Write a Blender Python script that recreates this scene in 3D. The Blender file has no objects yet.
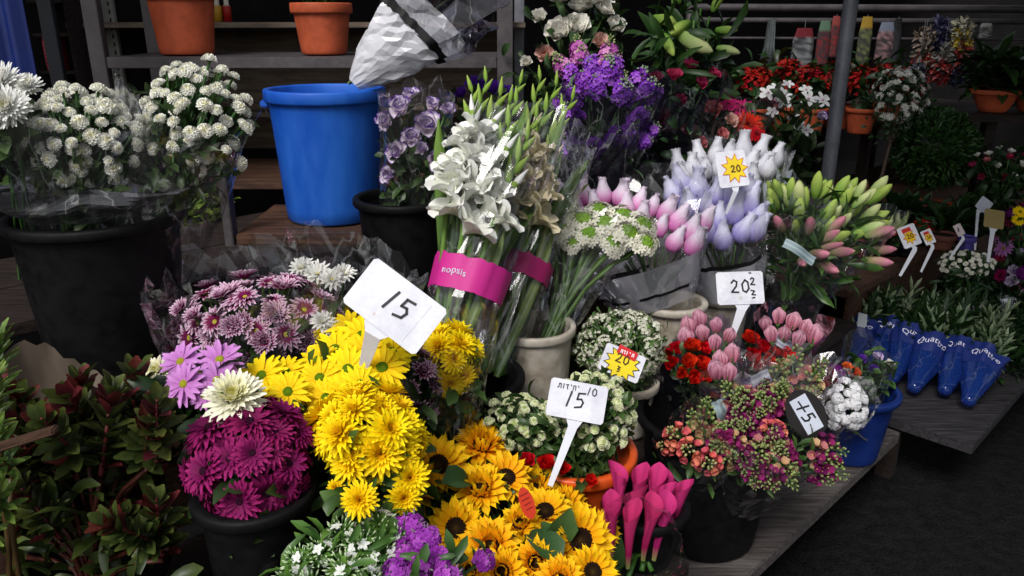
import bpy, bmesh, math, random
from mathutils import Vector, Matrix, noise
S = bpy.context.scene
COL = S.collection
rnd = random.Random(7)
V = Vector
PI = math.pi

# ------------------------------------------------------------------ camera, world, light
CAMZ = 1.38; PITCH = math.radians(19.0); F = 780.0
cp, sp = math.cos(PITCH), math.sin(PITCH)
cam = bpy.data.cameras.new('camera'); cam.sensor_width = 36; cam.lens = 36 * F / 1024
cam.clip_start = .02; cam.clip_end = 500
cam.dof.use_dof = False
camo = bpy.data.objects.new('camera', cam); COL.objects.link(camo)
camo.location = (0, 0, CAMZ); camo.rotation_euler = (PI/2 - PITCH, 0, 0)
S.camera = camo
SUN_EL, SUN_AZ = math.radians(50), math.radians(205)      # azimuth measured from +Y clockwise: behind the camera, a little left
w = bpy.data.worlds.new('World'); S.world = w; w.use_nodes = True
nt = w.node_tree; nt.nodes.clear()
wo = nt.nodes.new('ShaderNodeOutputWorld'); bg = nt.nodes.new('ShaderNodeBackground')
sk = nt.nodes.new('ShaderNodeTexSky'); sk.sky_type = 'NISHITA'; sk.sun_disc = False
sk.sun_elevation = SUN_EL; sk.sun_rotation = SUN_AZ; sk.dust_density = 2.5; sk.air_density = 1.0
hs = nt.nodes.new('ShaderNodeHueSaturation'); hs.inputs['Saturation'].default_value = .45
nt.links.new(sk.outputs[0], hs.inputs['Color']); nt.links.new(hs.outputs[0], bg.inputs[0])
bg.inputs[1].default_value = .13; nt.links.new(bg.outputs[0], wo.inputs[0])
sun = bpy.data.lights.new('sun', 'SUN'); sun.energy = 2.0; sun.angle = math.radians(22); sun.color = (1, .975, .95)
suno = bpy.data.objects.new('sun', sun); COL.objects.link(suno)
sd = V((math.sin(SUN_AZ)*math.cos(SUN_EL), math.cos(SUN_AZ)*math.cos(SUN_EL), math.sin(SUN_EL)))
suno.rotation_euler = sd.to_track_quat('Z', 'Y').to_euler()
S.view_settings.view_transform = 'Standard'; S.view_settings.look = 'None'
S.view_settings.gamma = 1; S.view_settings.exposure = .22
S.cycles.transparent_max_bounces = 16; S.cycles.max_bounces = 6
S.cycles.caustics_reflective = False; S.cycles.caustics_refractive = False
S.cycles.use_denoising = True

# ------------------------------------------------------------------ helpers
def c(r, g, b):
    f = lambda x: ((x/255+.055)/1.055)**2.4 if x/255 > .04045 else x/255/12.92
    return (f(r), f(g), f(b), 1)
def mixc(a, b, t):
    t = max(0, min(1, t)); return tuple(a[i]*(1-t)+b[i]*t for i in range(4))
FW, UP, RT = V((0, cp, -sp)), V((0, sp, cp)), V((1, 0, 0))
def W(px, py, d):
    return V((0, 0, CAMZ)) + d*(FW + RT*((px-512)/F) + UP*((288-py)/F))
def ST(s, t, z=0):       # stall coordinates: s runs along the stall, t into it
    return V(((s-t)/1.41421, (s+t)/1.41421, z))
MATS = {}
def node_mat(name, build):
    m = bpy.data.materials.new(name); m.use_nodes = True
    n = m.node_tree.nodes; l = m.node_tree.links; n.clear()
    out = n.new('ShaderNodeOutputMaterial')
    sh = build(n, l); l.new(sh, out.inputs['Surface']); MATS[name] = m; return m
def noise_tex(n, l, scale, detail=4, obj=True, stretch=None):
    t = n.new('ShaderNodeTexNoise'); t.inputs['Scale'].default_value = scale; t.inputs['Detail'].default_value = detail
    tc = n.new('ShaderNodeTexCoord')
    if stretch:
        mp = n.new('ShaderNodeMapping'); mp.inputs['Scale'].default_value = stretch[:3]
        if len(stretch) > 3: mp.inputs['Rotation'].default_value = (0, 0, stretch[3])
        l.new(tc.outputs['Object'], mp.inputs[0]); l.new(mp.outputs[0], t.inputs['Vector'])
    else: l.new(tc.outputs['Object'], t.inputs['Vector'])
    return t
def ramp(n, l, src, a, b):
    r = n.new('ShaderNodeMapRange'); r.inputs[1].default_value = .3; r.inputs[2].default_value = .7
    r.inputs[3].default_value = a; r.inputs[4].default_value = b; l.new(src, r.inputs[0]); return r.outputs[0]
def plant_mat(name, rough, trans, var, spec=.35, hue=.007, scale=60):
    def b(n, l):
        at = n.new('ShaderNodeAttribute'); at.attribute_name = 'Col'
        oi = n.new('ShaderNodeObjectInfo')
        h = n.new('ShaderNodeHueSaturation')
        mr = n.new('ShaderNodeMapRange'); l.new(oi.outputs['Random'], mr.inputs[0])
        mr.inputs[3].default_value = .5-hue; mr.inputs[4].default_value = .5+hue
        l.new(mr.outputs[0], h.inputs['Hue'])
        nz = noise_tex(n, l, scale)
        v = ramp(n, l, nz.outputs[0], 1-var, 1+var*.6)
        l.new(v, h.inputs['Value']); l.new(at.outputs['Color'], h.inputs['Color'])
        p = n.new('ShaderNodeBsdfPrincipled'); l.new(h.outputs[0], p.inputs['Base Color'])
        p.inputs['Roughness'].default_value = rough; p.inputs['Specular IOR Level'].default_value = spec
        bp = n.new('ShaderNodeBump'); bp.inputs['Strength'].default_value = .25; bp.inputs['Distance'].default_value = .002
        l.new(nz.outputs[0], bp.inputs['Height']); l.new(bp.outputs[0], p.inputs['Normal'])
        tr = n.new('ShaderNodeBsdfTranslucent'); l.new(h.outputs[0], tr.inputs[0])
        mx = n.new('ShaderNodeMixShader'); mx.inputs[0].default_value = trans
        l.new(p.outputs[0], mx.inputs[1]); l.new(tr.outputs[0], mx.inputs[2]); return mx.outputs[0]
    return node_mat(name, b)
def solid(name, col, rough=.5, var=.2, scale=8, spec=.5, bump=.1, metal=0, stretch=None, rvar=.15, col2=None, bd=.003):
    def b(n, l):
        nz = noise_tex(n, l, scale, 6, stretch=stretch); nz2 = noise_tex(n, l, scale*6, 5, stretch=stretch)
        p = n.new('ShaderNodeBsdfPrincipled')
        mx = n.new('ShaderNodeMix'); mx.data_type = 'RGBA'
        c2 = col2 or tuple(x*(1-var) for x in col[:3])+(1,)
        c1 = tuple(min(1, x*(1+var*.5)) for x in col[:3])+(1,)
        mx.inputs[6].default_value = c2; mx.inputs[7].default_value = c1
        ad = n.new('ShaderNodeMath'); ad.operation = 'ADD'; l.new(nz.outputs[0], ad.inputs[0])
        ad2 = n.new('ShaderNodeMath'); ad2.operation = 'MULTIPLY_ADD'; l.new(nz2.outputs[0], ad2.inputs[0]); ad2.inputs[1].default_value = .5; ad2.inputs[2].default_value = -.25
        l.new(ad2.outputs[0], ad.inputs[1])
        f = ramp(n, l, ad.outputs[0], 0, 1); l.new(f, mx.inputs[0]); l.new(mx.outputs[2], p.inputs['Base Color'])
        l.new(ramp(n, l, nz2.outputs[0], rough-rvar, rough+rvar), p.inputs['Roughness'])
        p.inputs['Specular IOR Level'].default_value = spec; p.inputs['Metallic'].default_value = metal
        bp = n.new('ShaderNodeBump'); bp.inputs['Strength'].default_value = bump; bp.inputs['Distance'].default_value = bd
        l.new(ad.outputs[0], bp.inputs['Height']); l.new(bp.outputs[0], p.inputs['Normal'])
        return p.outputs[0]
    return node_mat(name, b)
def film_mat(name, tint, base, milk, rough=.12, gl=1.0, cap=.34, crease_glint=.15):
    def b(n, l):
        nz = noise_tex(n, l, 30, 5)
        bp = n.new('ShaderNodeBump'); bp.inputs['Strength'].default_value = .35; bp.inputs['Distance'].default_value = .003
        l.new(nz.outputs[0], bp.inputs['Height'])
        g = n.new('ShaderNodeBsdfGlossy'); g.inputs['Roughness'].default_value = rough; g.inputs[0].default_value = (gl, gl, gl, 1)
        l.new(bp.outputs[0], g.inputs['Normal'])
        t = n.new('ShaderNodeBsdfTransparent'); t.inputs[0].default_value = tint
        d = n.new('ShaderNodeBsdfDiffuse'); d.inputs[0].default_value = milk
        m0 = n.new('ShaderNodeMixShader'); m0.inputs[0].default_value = base
        l.new(t.outputs[0], m0.inputs[1]); l.new(d.outputs[0], m0.inputs[2])
        cn = n.new('ShaderNodeTexNoise'); cn.inputs['Scale'].default_value = 11; cn.inputs['Detail'].default_value = 3; cn.inputs['Distortion'].default_value = .2
        tc2 = n.new('ShaderNodeTexCoord'); mp2 = n.new('ShaderNodeMapping'); mp2.inputs['Scale'].default_value = (1, 1, .45); l.new(tc2.outputs['Object'], mp2.inputs[0]); l.new(mp2.outputs[0], cn.inputs['Vector'])
        s1 = n.new('ShaderNodeMath'); s1.operation = 'SUBTRACT'; l.new(cn.outputs[0], s1.inputs[0]); s1.inputs[1].default_value = .5
        s2 = n.new('ShaderNodeMath'); s2.operation = 'ABSOLUTE'; l.new(s1.outputs[0], s2.inputs[0])
        s3 = n.new('ShaderNodeMapRange'); l.new(s2.outputs[0], s3.inputs[0]); s3.inputs[1].default_value = 0; s3.inputs[2].default_value = .012; s3.inputs[3].default_value = crease_glint; s3.inputs[4].default_value = 0
        dc = n.new('ShaderNodeBsdfDiffuse'); dc.inputs[0].default_value = (.7, .71, .74, 1)  # pale diffuse lines along creases, painted in as streak highlights
        m1 = n.new('ShaderNodeMixShader'); l.new(s3.outputs[0], m1.inputs[0]); l.new(m0.outputs[0], m1.inputs[1]); l.new(dc.outputs[0], m1.inputs[2]); m0 = m1
        fr = n.new('ShaderNodeFresnel'); fr.inputs[0].default_value = 1.45; l.new(bp.outputs[0], fr.inputs['Normal'])
        mu = n.new('ShaderNodeMath'); mu.operation = 'MULTIPLY'; l.new(fr.outputs[0], mu.inputs[0]); mu.inputs[1].default_value = 1.1; mu.use_clamp = True
        mn = n.new('ShaderNodeMath'); mn.operation = 'MINIMUM'; l.new(mu.outputs[0], mn.inputs[0]); mn.inputs[1].default_value = cap
        m = n.new('ShaderNodeMixShader'); l.new(mn.outputs[0], m.inputs[0])
        l.new(m0.outputs[0], m.inputs[1]); l.new(g.outputs[0], m.inputs[2]); return m.outputs[0]
    return node_mat(name, b)
petal_m = plant_mat('petal', .65, .12, .05, .2)
leaf_m = plant_mat('leaf', .42, .15, .3, .4, .02, 25)
disc_m = plant_mat('seed_disc', .85, 0, .45, .1, .01, 260)
paper_m = plant_mat('paper', .55, .08, .05, .4, .0, 14)
film_m = film_mat('clear_film', (.97, .97, .98, 1), .015, (.6, .62, .65, 1), .060)
lilac_film = film_mat('lilac_film', (.8, .7, .86, 1), .16, (.42, .3, .5, 1), .15)
pearl_film = film_mat('pearl_film', (.9, .9, .93, 1), .8, (.74, .74, .78, 1), .16, 1, .4)
milky_film = film_mat('milky_film', (.85, .85, .88, 1), .36, (.62, .62, .68, 1), .2)
dark_film = film_mat('dark_film', (.42, .4, .48, 1), .12, (.03, .025, .05, 1), .14)
blue_film = film_mat('blue_film', (.3, .42, .85, 1), .4, c(34, 66, 150), .12, .9, .4, .08)
black_m = solid('black_plastic', c(12, 12, 14), .62, .4, 7, .18, .25)
blue_m = solid('blue_plastic', c(34, 96, 188), .5, .3, 5, .35, .2, stretch=(1, 1, .35), col2=c(18, 74, 176))
navy_m = solid('navy_plastic', c(14, 40, 105), .45, .2, 5, .4, .12)
white_m = solid('cream_plastic', c(205, 198, 186), .5, .22, 7, .4, .12, col2=c(150, 140, 122))
terra_m = solid('terracotta_plastic', c(190, 88, 54), .6, .3, 9, .35, .12)
orange_m = solid('orange_plastic', c(222, 88, 28), .4, .15, 9, .5, .1)
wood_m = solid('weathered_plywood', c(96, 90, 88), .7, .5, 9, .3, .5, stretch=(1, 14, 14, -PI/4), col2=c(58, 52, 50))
wood2_m = solid('shaded_plywood', c(54, 52, 55), .6, .5, 9, .3, .5, stretch=(1, 14, 14, -PI/4), col2=c(26, 24, 25))  # darker copy of the plywood, shade put into its colour
brown_m = solid('stained_wood', c(84, 58, 44), .65, .5, 8, .3, .5, stretch=(1, 12, 12, -PI/4), col2=c(40, 27, 21))
beige_m = solid('pale_board', c(118, 104, 90), .6, .3, 8, .3, .3, stretch=(1, 9, 9), col2=c(84, 72, 62))
dkwood_m = solid('dark_wood', c(44, 34, 30), .75, .5, 8, .25, .5, stretch=(1, 12, 12, -PI/4), col2=c(24, 18, 16))
metal_m = solid('galvanised_metal', c(120, 122, 130), .45, .3, 12, .5, .15, .35)
rack_m = solid('painted_steel', c(80, 75, 77), .5, .35, 12, .45, .2, .1)
asph_m = solid('asphalt', c(19, 18, 20), .68, .75, 26, .25, 1.0, rvar=.25, col2=c(6, 6, 7), bd=.008)
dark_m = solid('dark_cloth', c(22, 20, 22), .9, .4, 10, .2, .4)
tarp_m = solid('tarp', c(58, 58, 62), .8, .3, 5, .2, .3)
wrap_m = plant_mat('pearly_wrap', .22, .25, .08, .7, .0, 22)
card_m = solid('white_card', c(228, 228, 234), .5, .06, 16, .4, .1, col2=c(204, 205, 216), rvar=.1)
soil_m = solid('soil', c(40, 28, 20), .95, .6, 80, .1, 1)
generic_m = plant_mat('painted', .5, 0, .12, .4, .0, 12)
tinsel_m = plant_mat('tinsel', .25, 0, .5, .9, .0, 200)

class MB:
    def __init__(s): s.v = []; s.f = []; s.c = []; s.mi = []; s.m = 0
    def grid(s, rows, cols, closed=False):
        b = len(s.v); n = len(rows[0])
        for i, r in enumerate(rows):
            for j, p in enumerate(r):
                s.v.append(tuple(p)); cc = cols[i] if isinstance(cols, list) else cols
                if isinstance(cc, list): cc = cc[j]
                s.c.append(cc)
        for i in range(len(rows)-1):
            for j in range(n if closed else n-1):
                k = (j+1) % n
                s.f.append((b+i*n+j, b+i*n+k, b+(i+1)*n+k, b+(i+1)*n+j)); s.mi.append(s.m)
    def tube(s, pts, rad, n, col):
        rows = []
        for i, p in enumerate(pts):
            d = (pts[min(i+1, len(pts)-1)] - pts[max(i-1, 0)]).normalized()
            a = d.orthogonal().normalized() if abs(d.z) > .9 or True else None
            ref = V((1, .2, .1)) if abs(d.x) < .8 else V((0, 1, .1))
            a = d.cross(ref).normalized(); b = d.cross(a)
            r = rad[i] if isinstance(rad, (list, tuple)) else rad
            rows.append([p + a*(r*math.cos(2*PI*j/n)) + b*(r*math.sin(2*PI*j/n)) for j in range(n)])
        s.grid(rows, col, True)
        k = len(s.v) - n; s.f.append(tuple(range(k, k+n))); s.mi.append(s.m)
    def lathe(s, prof, n, col, o=V((0, 0, 0)), M=None):
        rows = []
        for r, z in prof:
            rw = [V((r*math.cos(2*PI*j/n), r*math.sin(2*PI*j/n), z)) for j in range(n)]
            rows.append([(M @ p if M else p) + o for p in rw])
        s.grid(rows, col, True)
    def box(s, a, b, col=(.5, .5, .5, 1), M=None):
        i = len(s.v)
        for x in (a[0], b[0]):
            for y in (a[1], b[1]):
                for z in (a[2], b[2]):
                    p = V((x, y, z)); s.v.append(tuple(M @ p if M else p)); s.c.append(col)
        for q in ((0, 1, 3, 2), (4, 6, 7, 5), (0, 4, 5, 1), (2, 3, 7, 6), (0, 2, 6, 4), (1, 5, 7, 3)):
            s.f.append(tuple(i+k for k in q)); s.mi.append(s.m)
    def prism(s, poly, th, col, fr):      # polygon in a frame (origin,u,v,n), front face at +th
        o, u, v, n = fr; i = len(s.v); k = len(poly)
        for z in (0, th):
            for x, y in poly: s.v.append(tuple(o+u*x+v*y+n*z)); s.c.append(col)
        s.f.append(tuple(i+k+j for j in range(k))); s.f.append(tuple(i+j for j in reversed(range(k)))); s.mi += [s.m]*2
        for j in range(k):
            q = (j+1) % k; s.f.append((i+j, i+q, i+k+q, i+k+j)); s.mi.append(s.m)
    def stroke(s, pts, wd, th, col, fr):  # flat ribbon with thickness
        for (x0, y0), (x1, y1) in zip(pts, pts[1:]):
            L = math.hypot(x1-x0, y1-y0) or 1e-6; dx, dy = (x1-x0)/L, (y1-y0)/L; e = wd*.35
            x0_, y0_, x1_, y1_ = x0-dx*e, y0-dy*e, x1+dx*e, y1+dy*e; h = wd/2
            s.prism([(x0_-dy*-h, y0_+dx*-h), (x1_-dy*-h, y1_+dx*-h), (x1_+dy*-h, y1_-dx*-h), (x0_+dy*-h, y0_-dx*-h)], th, col, fr)
    def mesh(s, name, mats, smooth=True, bevel=0):
        me = bpy.data.meshes.new(name); me.from_pydata(s.v, [], s.f)
        if not isinstance(mats, (list, tuple)): mats = [mats]
        for m in mats: me.materials.append(m)
        if any(s.mi): me.polygons.foreach_set('material_index', s.mi)
        at = me.color_attributes.new('Col', 'FLOAT_COLOR', 'POINT')
        at.data.foreach_set('color', [x for cc in s.c for x in cc])
        if bevel:
            bm = bmesh.new(); bm.from_mesh(me)
            bmesh.ops.recalc_face_normals(bm, faces=bm.faces)
            bmesh.ops.bevel(bm, geom=list(bm.edges), offset=bevel, segments=2, affect='EDGES', clamp_overlap=True)
            bm.to_mesh(me); bm.free(); smooth = False
        if smooth: me.polygons.foreach_set('use_smooth', [True]*len(me.polygons))
        me.update(); return me

def link(name, data, parent=None, loc=None, rot=None, scale=None):
    o = bpy.data.objects.new(name, data); COL.objects.link(o)
    if parent: o.parent = parent
    if loc is not None: o.location = loc
    if rot is not None: o.rotation_mode = 'QUATERNION'; o.rotation_quaternion = rot
    if scale is not None: o.scale = (scale,)*3 if not hasattr(scale, '__len__') else scale
    return o
def tag(o, label=None, cat=None, group=None, kind=None):
    if label: o['label'] = label
    if cat: o['category'] = cat
    if group: o['group'] = group
    if kind: o['kind'] = kind
    return o
def thing(name, loc, label, cat, group=None):
    return tag(link(name, None, None, loc), label, cat, group)
def shift(mb, o):
    mb.v = [(x-o.x, y-o.y, z-o.z) for x, y, z in mb.v]; return mb

# ------------------------------------------------------------------ petals and flower prototypes
def petal(mb, L, wd, el, curl, az, r0=0, z0=0, c0=None, c1=None, cupv=.15, base=.35, tip=.25, seg=4, wave=0, tipc=.0, nc=3, edge=None, M=None, ex=1.3):
    """one petal: starts at radius r0, rises at angle el, bends by curl over its length"""
    ca, sa = math.cos(az), math.sin(az); rows = []; cols = []
    r, z = r0, z0; ds = L/seg
    for i in range(seg+1):
        t = i/seg
        a = el + curl*t
        if i: r += math.cos(a)*ds; z += math.sin(a)*ds
        sh = base + (1-base)*math.sin(min(1, t/.65)*PI/2) if t < .65 else tip+(1-tip)*math.sqrt(max(0, 1-((t-.65)/.35)**2))
        hw = wd/2*sh; row = []; rc = []
        for j in range(nc):
            u = -1+2*j/(nc-1)
            cu = cupv*hw*(u*u)*2
            wv = wave*math.sin(u*5+az*3+t*7)*t*wd
            rr = r - math.sin(a)*cu + (tipc*L*(1-abs(u)) if i == seg else 0); zz = z + math.cos(a)*cu + wv
            x, y = rr*ca - u*hw*sa, rr*sa + u*hw*ca
            p = V((x, y, zz)); row.append(M @ p if M else p)
            k = mixc(c0, c1, t**ex)
            if edge and ((abs(u) > .9 and t > .74) or i == seg): k = edge
            rc.append(k)
        rows.append(row); cols.append(rc)
    mb.grid(rows, cols)
def frame(p, d, roll=0):
    q = d.normalized().to_track_quat('Z', 'Y').to_matrix().to_4x4()
    return Matrix.Translation(p) @ q @ Matrix.Rotation(roll, 4, 'Z')
PROTO = {}
def make_proto(key, part, fn, n=3, mat=None, sub=None):
    lst = []
    for i in range(n):
        R = random.Random(hash(key) % 1000 if False else sum(map(ord, key))*7+i)
        a, b = MB(), MB(); fn(a, b, R)
        ma = a.mesh(part, mat or petal_m); mbm = b.mesh(sub or 'flower_centre', disc_m) if b.v else None
        lst.append((part, ma, sub or 'flower_centre', mbm))
    PROTO[key] = lst
def daisy(layers, cen=None, cenr=.15, cenh=.06, back=True, ex=1.3, seg=3, edge=None):
    """layers: (n, L, wd, el, curl, c0, c1, z) for a head of radius about 1"""
    def f(a, b, R):
        for (n, L, wd, el, curl, c0, c1, z) in layers:
            off = R.random()*6
            for i in range(n):
                j = R.uniform(-.12, .12)
                petal(a, L*R.uniform(.88, 1.06), wd*R.uniform(.85, 1.1), el+R.uniform(-.12, .12), curl+R.uniform(-.15, .15), off+2*PI*(i+j)/n,
                      .06, z, mixc(c0, c1, R.uniform(0, .15)), mixc(c1, c0, R.uniform(0, .15)), .25, .4, .35, seg=seg, tipc=.05, ex=ex, edge=edge)
        if back: a.lathe([(.02, -.25), (.12, -.2), (.22, -.02), (.1, .02)], 8, c(70, 100, 40))
        if cen:
            c0, c1 = cen
            b.lathe([(cenr*1.05, 0), (cenr*1.02, cenh*.7), (cenr*.8, cenh*1.3), (cenr*.45, cenh*1.35), (.001, cenh*1.15)], 14, [c0, c0, c1, c1, mixc(c1, c0, .5)])
    return f
PWM = c(150, 36, 104)
PW0, PW1 = c(112, 8, 66), c(238, 206, 228)
make_proto('pw', 'flower', daisy([(17, 1.0, .25, .12, -.15, PW0, PWM, 0), (15, .8, .23, .45, -.2, PW0, PWM, .04)], (c(150, 150, 50), c(180, 175, 60)), .2, .08, ex=3.2, seg=4, edge=PW1), 4)
make_proto('pwd', 'flower', daisy([(20, .95, .25, .3, .35, PW0, PWM, 0), (16, .72, .23, .7, .3, PW0, PWM, .04), (10, .45, .2, 1.2, .2, PW0, PW0, .06)], None, ex=3, seg=4, edge=PW1), 3)
make_proto('lilac_daisy', 'flower', daisy([(15, 1.0, .32, .1, -.2, c(190, 110, 190), c(214, 150, 218), 0), (9, .92, .3, .22, -.25, c(185, 105, 185), c(220, 160, 222), .03)], (c(190, 170, 40), c(150, 150, 40)), .2, .1), 3)
YE0, YE1 = c(250, 204, 4), c(255, 230, 14)
make_proto('yellow_daisy', 'flower', daisy([(17, 1.0, .27, .08, -.25, YE0, YE1, 0), (15, .92, .26, .25, -.3, YE0, YE1, .03)], (c(118, 140, 20), c(90, 118, 14)), .24, .1), 4)
make_proto('yellow_mum', 'flower', daisy([(20, 1.0, .25, -.15, .1, YE0, YE1, 0), (19, .92, .24, .2, .15, YE0, YE1, .03), (17, .75, .22, .55, .2, YE0, YE1, .06), (13, .55, .2, .95, .15, c(235, 180, 4), YE1, .068), (9, .35, .16, 1.25, 0, c(225, 165, 4), c(238, 190, 6), .1)]), 4)
MG0, MG1 = c(96, 8, 56), c(164, 32, 108)
make_proto('magenta_mum', 'flower', daisy([(18, 1.0, .27, .1, -.1, MG0, MG1, 0), (17, .9, .26, .35, -.1, MG0, MG1, .03), (14, .68, .23, .55, -.1, MG0, c(136, 18, 94), .05)], (c(60, 6, 40), c(40, 8, 30)), .22, .14), 4)
CR0, CR1 = c(236, 230, 150), c(250, 248, 228)
make_proto('cream_mum', 'flower', daisy([(26, 1.0, .24, -.45, .5, CR1, CR1, 0), (26, .97, .24, -.1, .5, CR1, CR1, .03), (24, .9, .22, .2, .5, CR1, CR1, .060), (22, .78, .2, .5, .5, CR0, CR1, .1), (18, .6, .18, .8, .5, CR0, CR1, .13), (14, .42, .15, 1.1, .4, CR0, CR0, .15)], None), 3)
WH0, WH1 = c(232, 230, 214), c(244, 244, 240)
make_proto('white_mum', 'flower', daisy([(26, 1.0, .22, -.45, .6, WH0, WH1, 0), (26, .97, .22, -.1, .6, WH1, WH1, .03), (24, .9, .2, .2, .6, WH1, WH1, .07), (22, .78, .18, .5, .6, WH0, WH1, .1), (18, .6, .16, .8, .5, WH0, WH1, .13), (14, .42, .14, 1.1, .4, c(226, 220, 170), WH0, .15)], None), 3)
make_proto('spider_mum', 'flower', daisy([(26, 1.0, .14, -.5, 1.0, WH0, WH1, -.02), (26, .95, .14, .35, .9, WH0, WH1, .04), (22, .72, .13, .8, .8, WH0, WH1, .060), (16, .45, .12, 1.2, .5, WH0, WH1, .09), (24, 1.05, .13, -.2, .9, WH0, WH1, 0), (24, 1.0, .13, .15, .9, WH0, WH1, .03), (20, .85, .13, .55, .8, WH0, WH1, .06), (14, .6, .12, 1.0, .6, c(220, 210, 150), WH1, .068)]), 2)
make_proto('white_daisy', 'flower', daisy([(14, 1.0, .3, .1, .1, WH0, WH1, 0), (12, .85, .28, .4, .1, WH0, WH1, .03), (9, .6, .24, .8, .1, WH0, WH1, .05)], (c(210, 205, 140), c(190, 180, 70)), .16, .1), 2)
def button(c0, c1, cc):
    def f(a, b, R):
        for k in range(62):
            ct = 1-.98*(k+.5)/62; st = math.sqrt(1-ct*ct); ph = k*2.39996; d = V((st*math.cos(ph), st*math.sin(ph), ct*.8))
            M = frame(d*.55*V((1, 1, 1)).length/1.732, (d+V((0, 0, -.15*st))).normalized(), ph)
            petal(a, .36*R.uniform(.85, 1.1), .34, 1.0, .7, 0, 0, 0, mixc(c0, cc, .4*ct**3), c1, .35, .6, .5, seg=2, M=M)
        a.lathe([(.6, .0), (.62, .2), (.5, .42), (.25, .56), (.001, .58)], 12, [c1, c1, c1, mixc(c0, cc, .5), cc])
        a.lathe([(.03, -.3), (.2, -.15), (.5, .02), (.45, .12)], 8, c(80, 105, 50))
    return f
make_proto('button', 'flower', button(c(234, 232, 212), c(246, 246, 240), c(216, 210, 150)), 4)
make_proto('button_green', 'flower', button(c(214, 220, 150), c(240, 242, 214), c(150, 180, 80)), 3)
SF0, SF1 = c(244, 164, 4), c(255, 212, 22)
def sunfl(a, b, R):
    for (n, L, wd, el, curl, z) in ((17, 1.0, .27, .05, .12, 0), (16, .92, .26, .3, .1, .03), (12, .8, .22, .6, .2, .05)):
        off = R.random()*6
        for i in range(n):
            petal(a, L*R.uniform(.82, 1.08)*.68, wd*R.uniform(.8, 1.1), el+R.uniform(-.2, .25), curl+R.uniform(-.35, .25), off+2*PI*(i+R.uniform(-.2, .2))/n,
                  .3, z, SF0, SF1, .35, .55, .1, seg=4, tipc=.12, wave=.03)
    for i in range(12):
        petal(a, .6, .3, -.1, -.3, i*2*PI/12, .22, -.06, c(60, 92, 36), c(84, 118, 48), .2, .8, .1, seg=3, tipc=.2)
    a.lathe([(.04, -.35), (.1, -.3), (.34, -.1), (.3, .02)], 10, c(70, 100, 40))
    b.lathe([(.36, -.02), (.38, .06), (.3, .12), (.2, .1), (.1, .060), (.001, .06)], 22, [c(120, 70, 10), c(60, 34, 12), c(34, 20, 10), c(28, 17, 9), c(44, 30, 12), c(66, 52, 18)])
make_proto('sunflower', 'sunflower_head', sunfl, 4, sub='seed_disc')
def sunhalf(a, b, R):
    sunfl(a, b, R)
    for (n, L, wd, el, cu, z, r0) in ((13, .5, .2, .9, .3, .08, .3), (10, .42, .16, 1.15, .5, .1, .22)):
        for i in range(n): petal(a, L*R.uniform(.85, 1.15), wd, el+R.uniform(-.15, .2), cu+R.uniform(-.1, .5), 2*PI*(i+R.uniform(-.2, .2))/n, r0, z, SF0, SF1, .35, .5, .1, seg=4, tipc=.12)
make_proto('sunflower_half', 'sunflower_head', sunhalf, 4, sub='seed_disc')
def ruffle(c0, c1, edge, layers=((6, .9, .85, .35, .5), (6, .75, .8, .75, .35), (5, .55, .7, 1.1, .2), (4, .35, .5, 1.35, .1)), wave=.1):
    def f(a, b, R):
        for k, (n, L, wd, el, curl) in enumerate(layers):
            for i in range(n):
                petal(a, L*R.uniform(.9, 1.1), wd, el+R.uniform(-.15, .15), curl+R.uniform(-.2, .2), 2*PI*(i+R.uniform(-.15, .15))/n+k, .05, 0, c0, c1, .5, .3, .6, seg=6, wave=wave, nc=5, edge=edge)
        for i in range(5): petal(a, .45, .16, -.2, .5, i*1.257, .05, -.1, c(60, 95, 45), c(90, 130, 60), .2, .7, .1, seg=2)
    return f
make_proto('lisianthus', 'flower', ruffle(c(234, 218, 230), c(244, 236, 244), c(110, 56, 168)), 3)
make_proto('violet_lisianthus', 'flower', ruffle(c(74, 26, 136), c(110, 50, 180), c(96, 40, 165)), 2)
make_proto('white_rose', 'flower', ruffle(c(226, 222, 206), c(242, 240, 232), None), 3)
make_proto('blush_rose', 'flower', ruffle(c(216, 170, 150), c(226, 190, 178), None), 2)
make_proto('pink_rose', 'flower', ruffle(c(140, 20, 60), c(196, 60, 104), None), 2)
make_proto('salmon_rose', 'flower', ruffle(c(190, 96, 96), c(214, 130, 130), None), 2)
make_proto('red_rose', 'flower', ruffle(c(190, 14, 10), c(228, 34, 20), None, ((6, .95, .85, .6, .5), (6, .85, .8, .95, .35), (6, .7, .7, 1.15, .25), (5, .5, .5, 1.3, .2), (4, .35, .35, 1.45, .1)), .04), 3)
make_proto('dark_rose', 'flower', ruffle(c(70, 4, 20), c(112, 10, 34), None), 2)
make_proto('orange_rose', 'flower', ruffle(c(214, 84, 30), c(232, 120, 60), None), 2)
make_proto('gerbera', 'flower', daisy([(22, 1.0, .22, .05, -.1, c(214, 30, 14), c(232, 44, 20), 0), (18, .8, .2, .3, -.1, c(200, 24, 10), c(226, 40, 20), .03), (12, .45, .14, .7, 0, c(160, 14, 10), c(190, 24, 14), .05)], (c(60, 14, 10), c(30, 10, 8)), .2, .068), 2)
make_proto('pink_gerbera', 'flower', daisy([(22, 1.0, .22, .05, -.1, c(196, 20, 110), c(222, 44, 140), 0), (18, .8, .2, .3, -.1, c(180, 18, 100), c(216, 40, 130), .03)], (c(90, 14, 40), c(60, 10, 28)), .24, .068), 2)
def star(n, c0, c1, cc, w_=.55, el=.25, curl=-.2):
    def f(a, b, R):
        for i in range(n): petal(a, 1, w_, el, curl, 2*PI*(i+R.uniform(-.08, .068))/n, .05, 0, c0, c1, .2, .5, .2, seg=2, tipc=.1)
        a.lathe([(.16, 0), (.12, .14), (.001, .2)], 6, cc)
    return f
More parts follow.
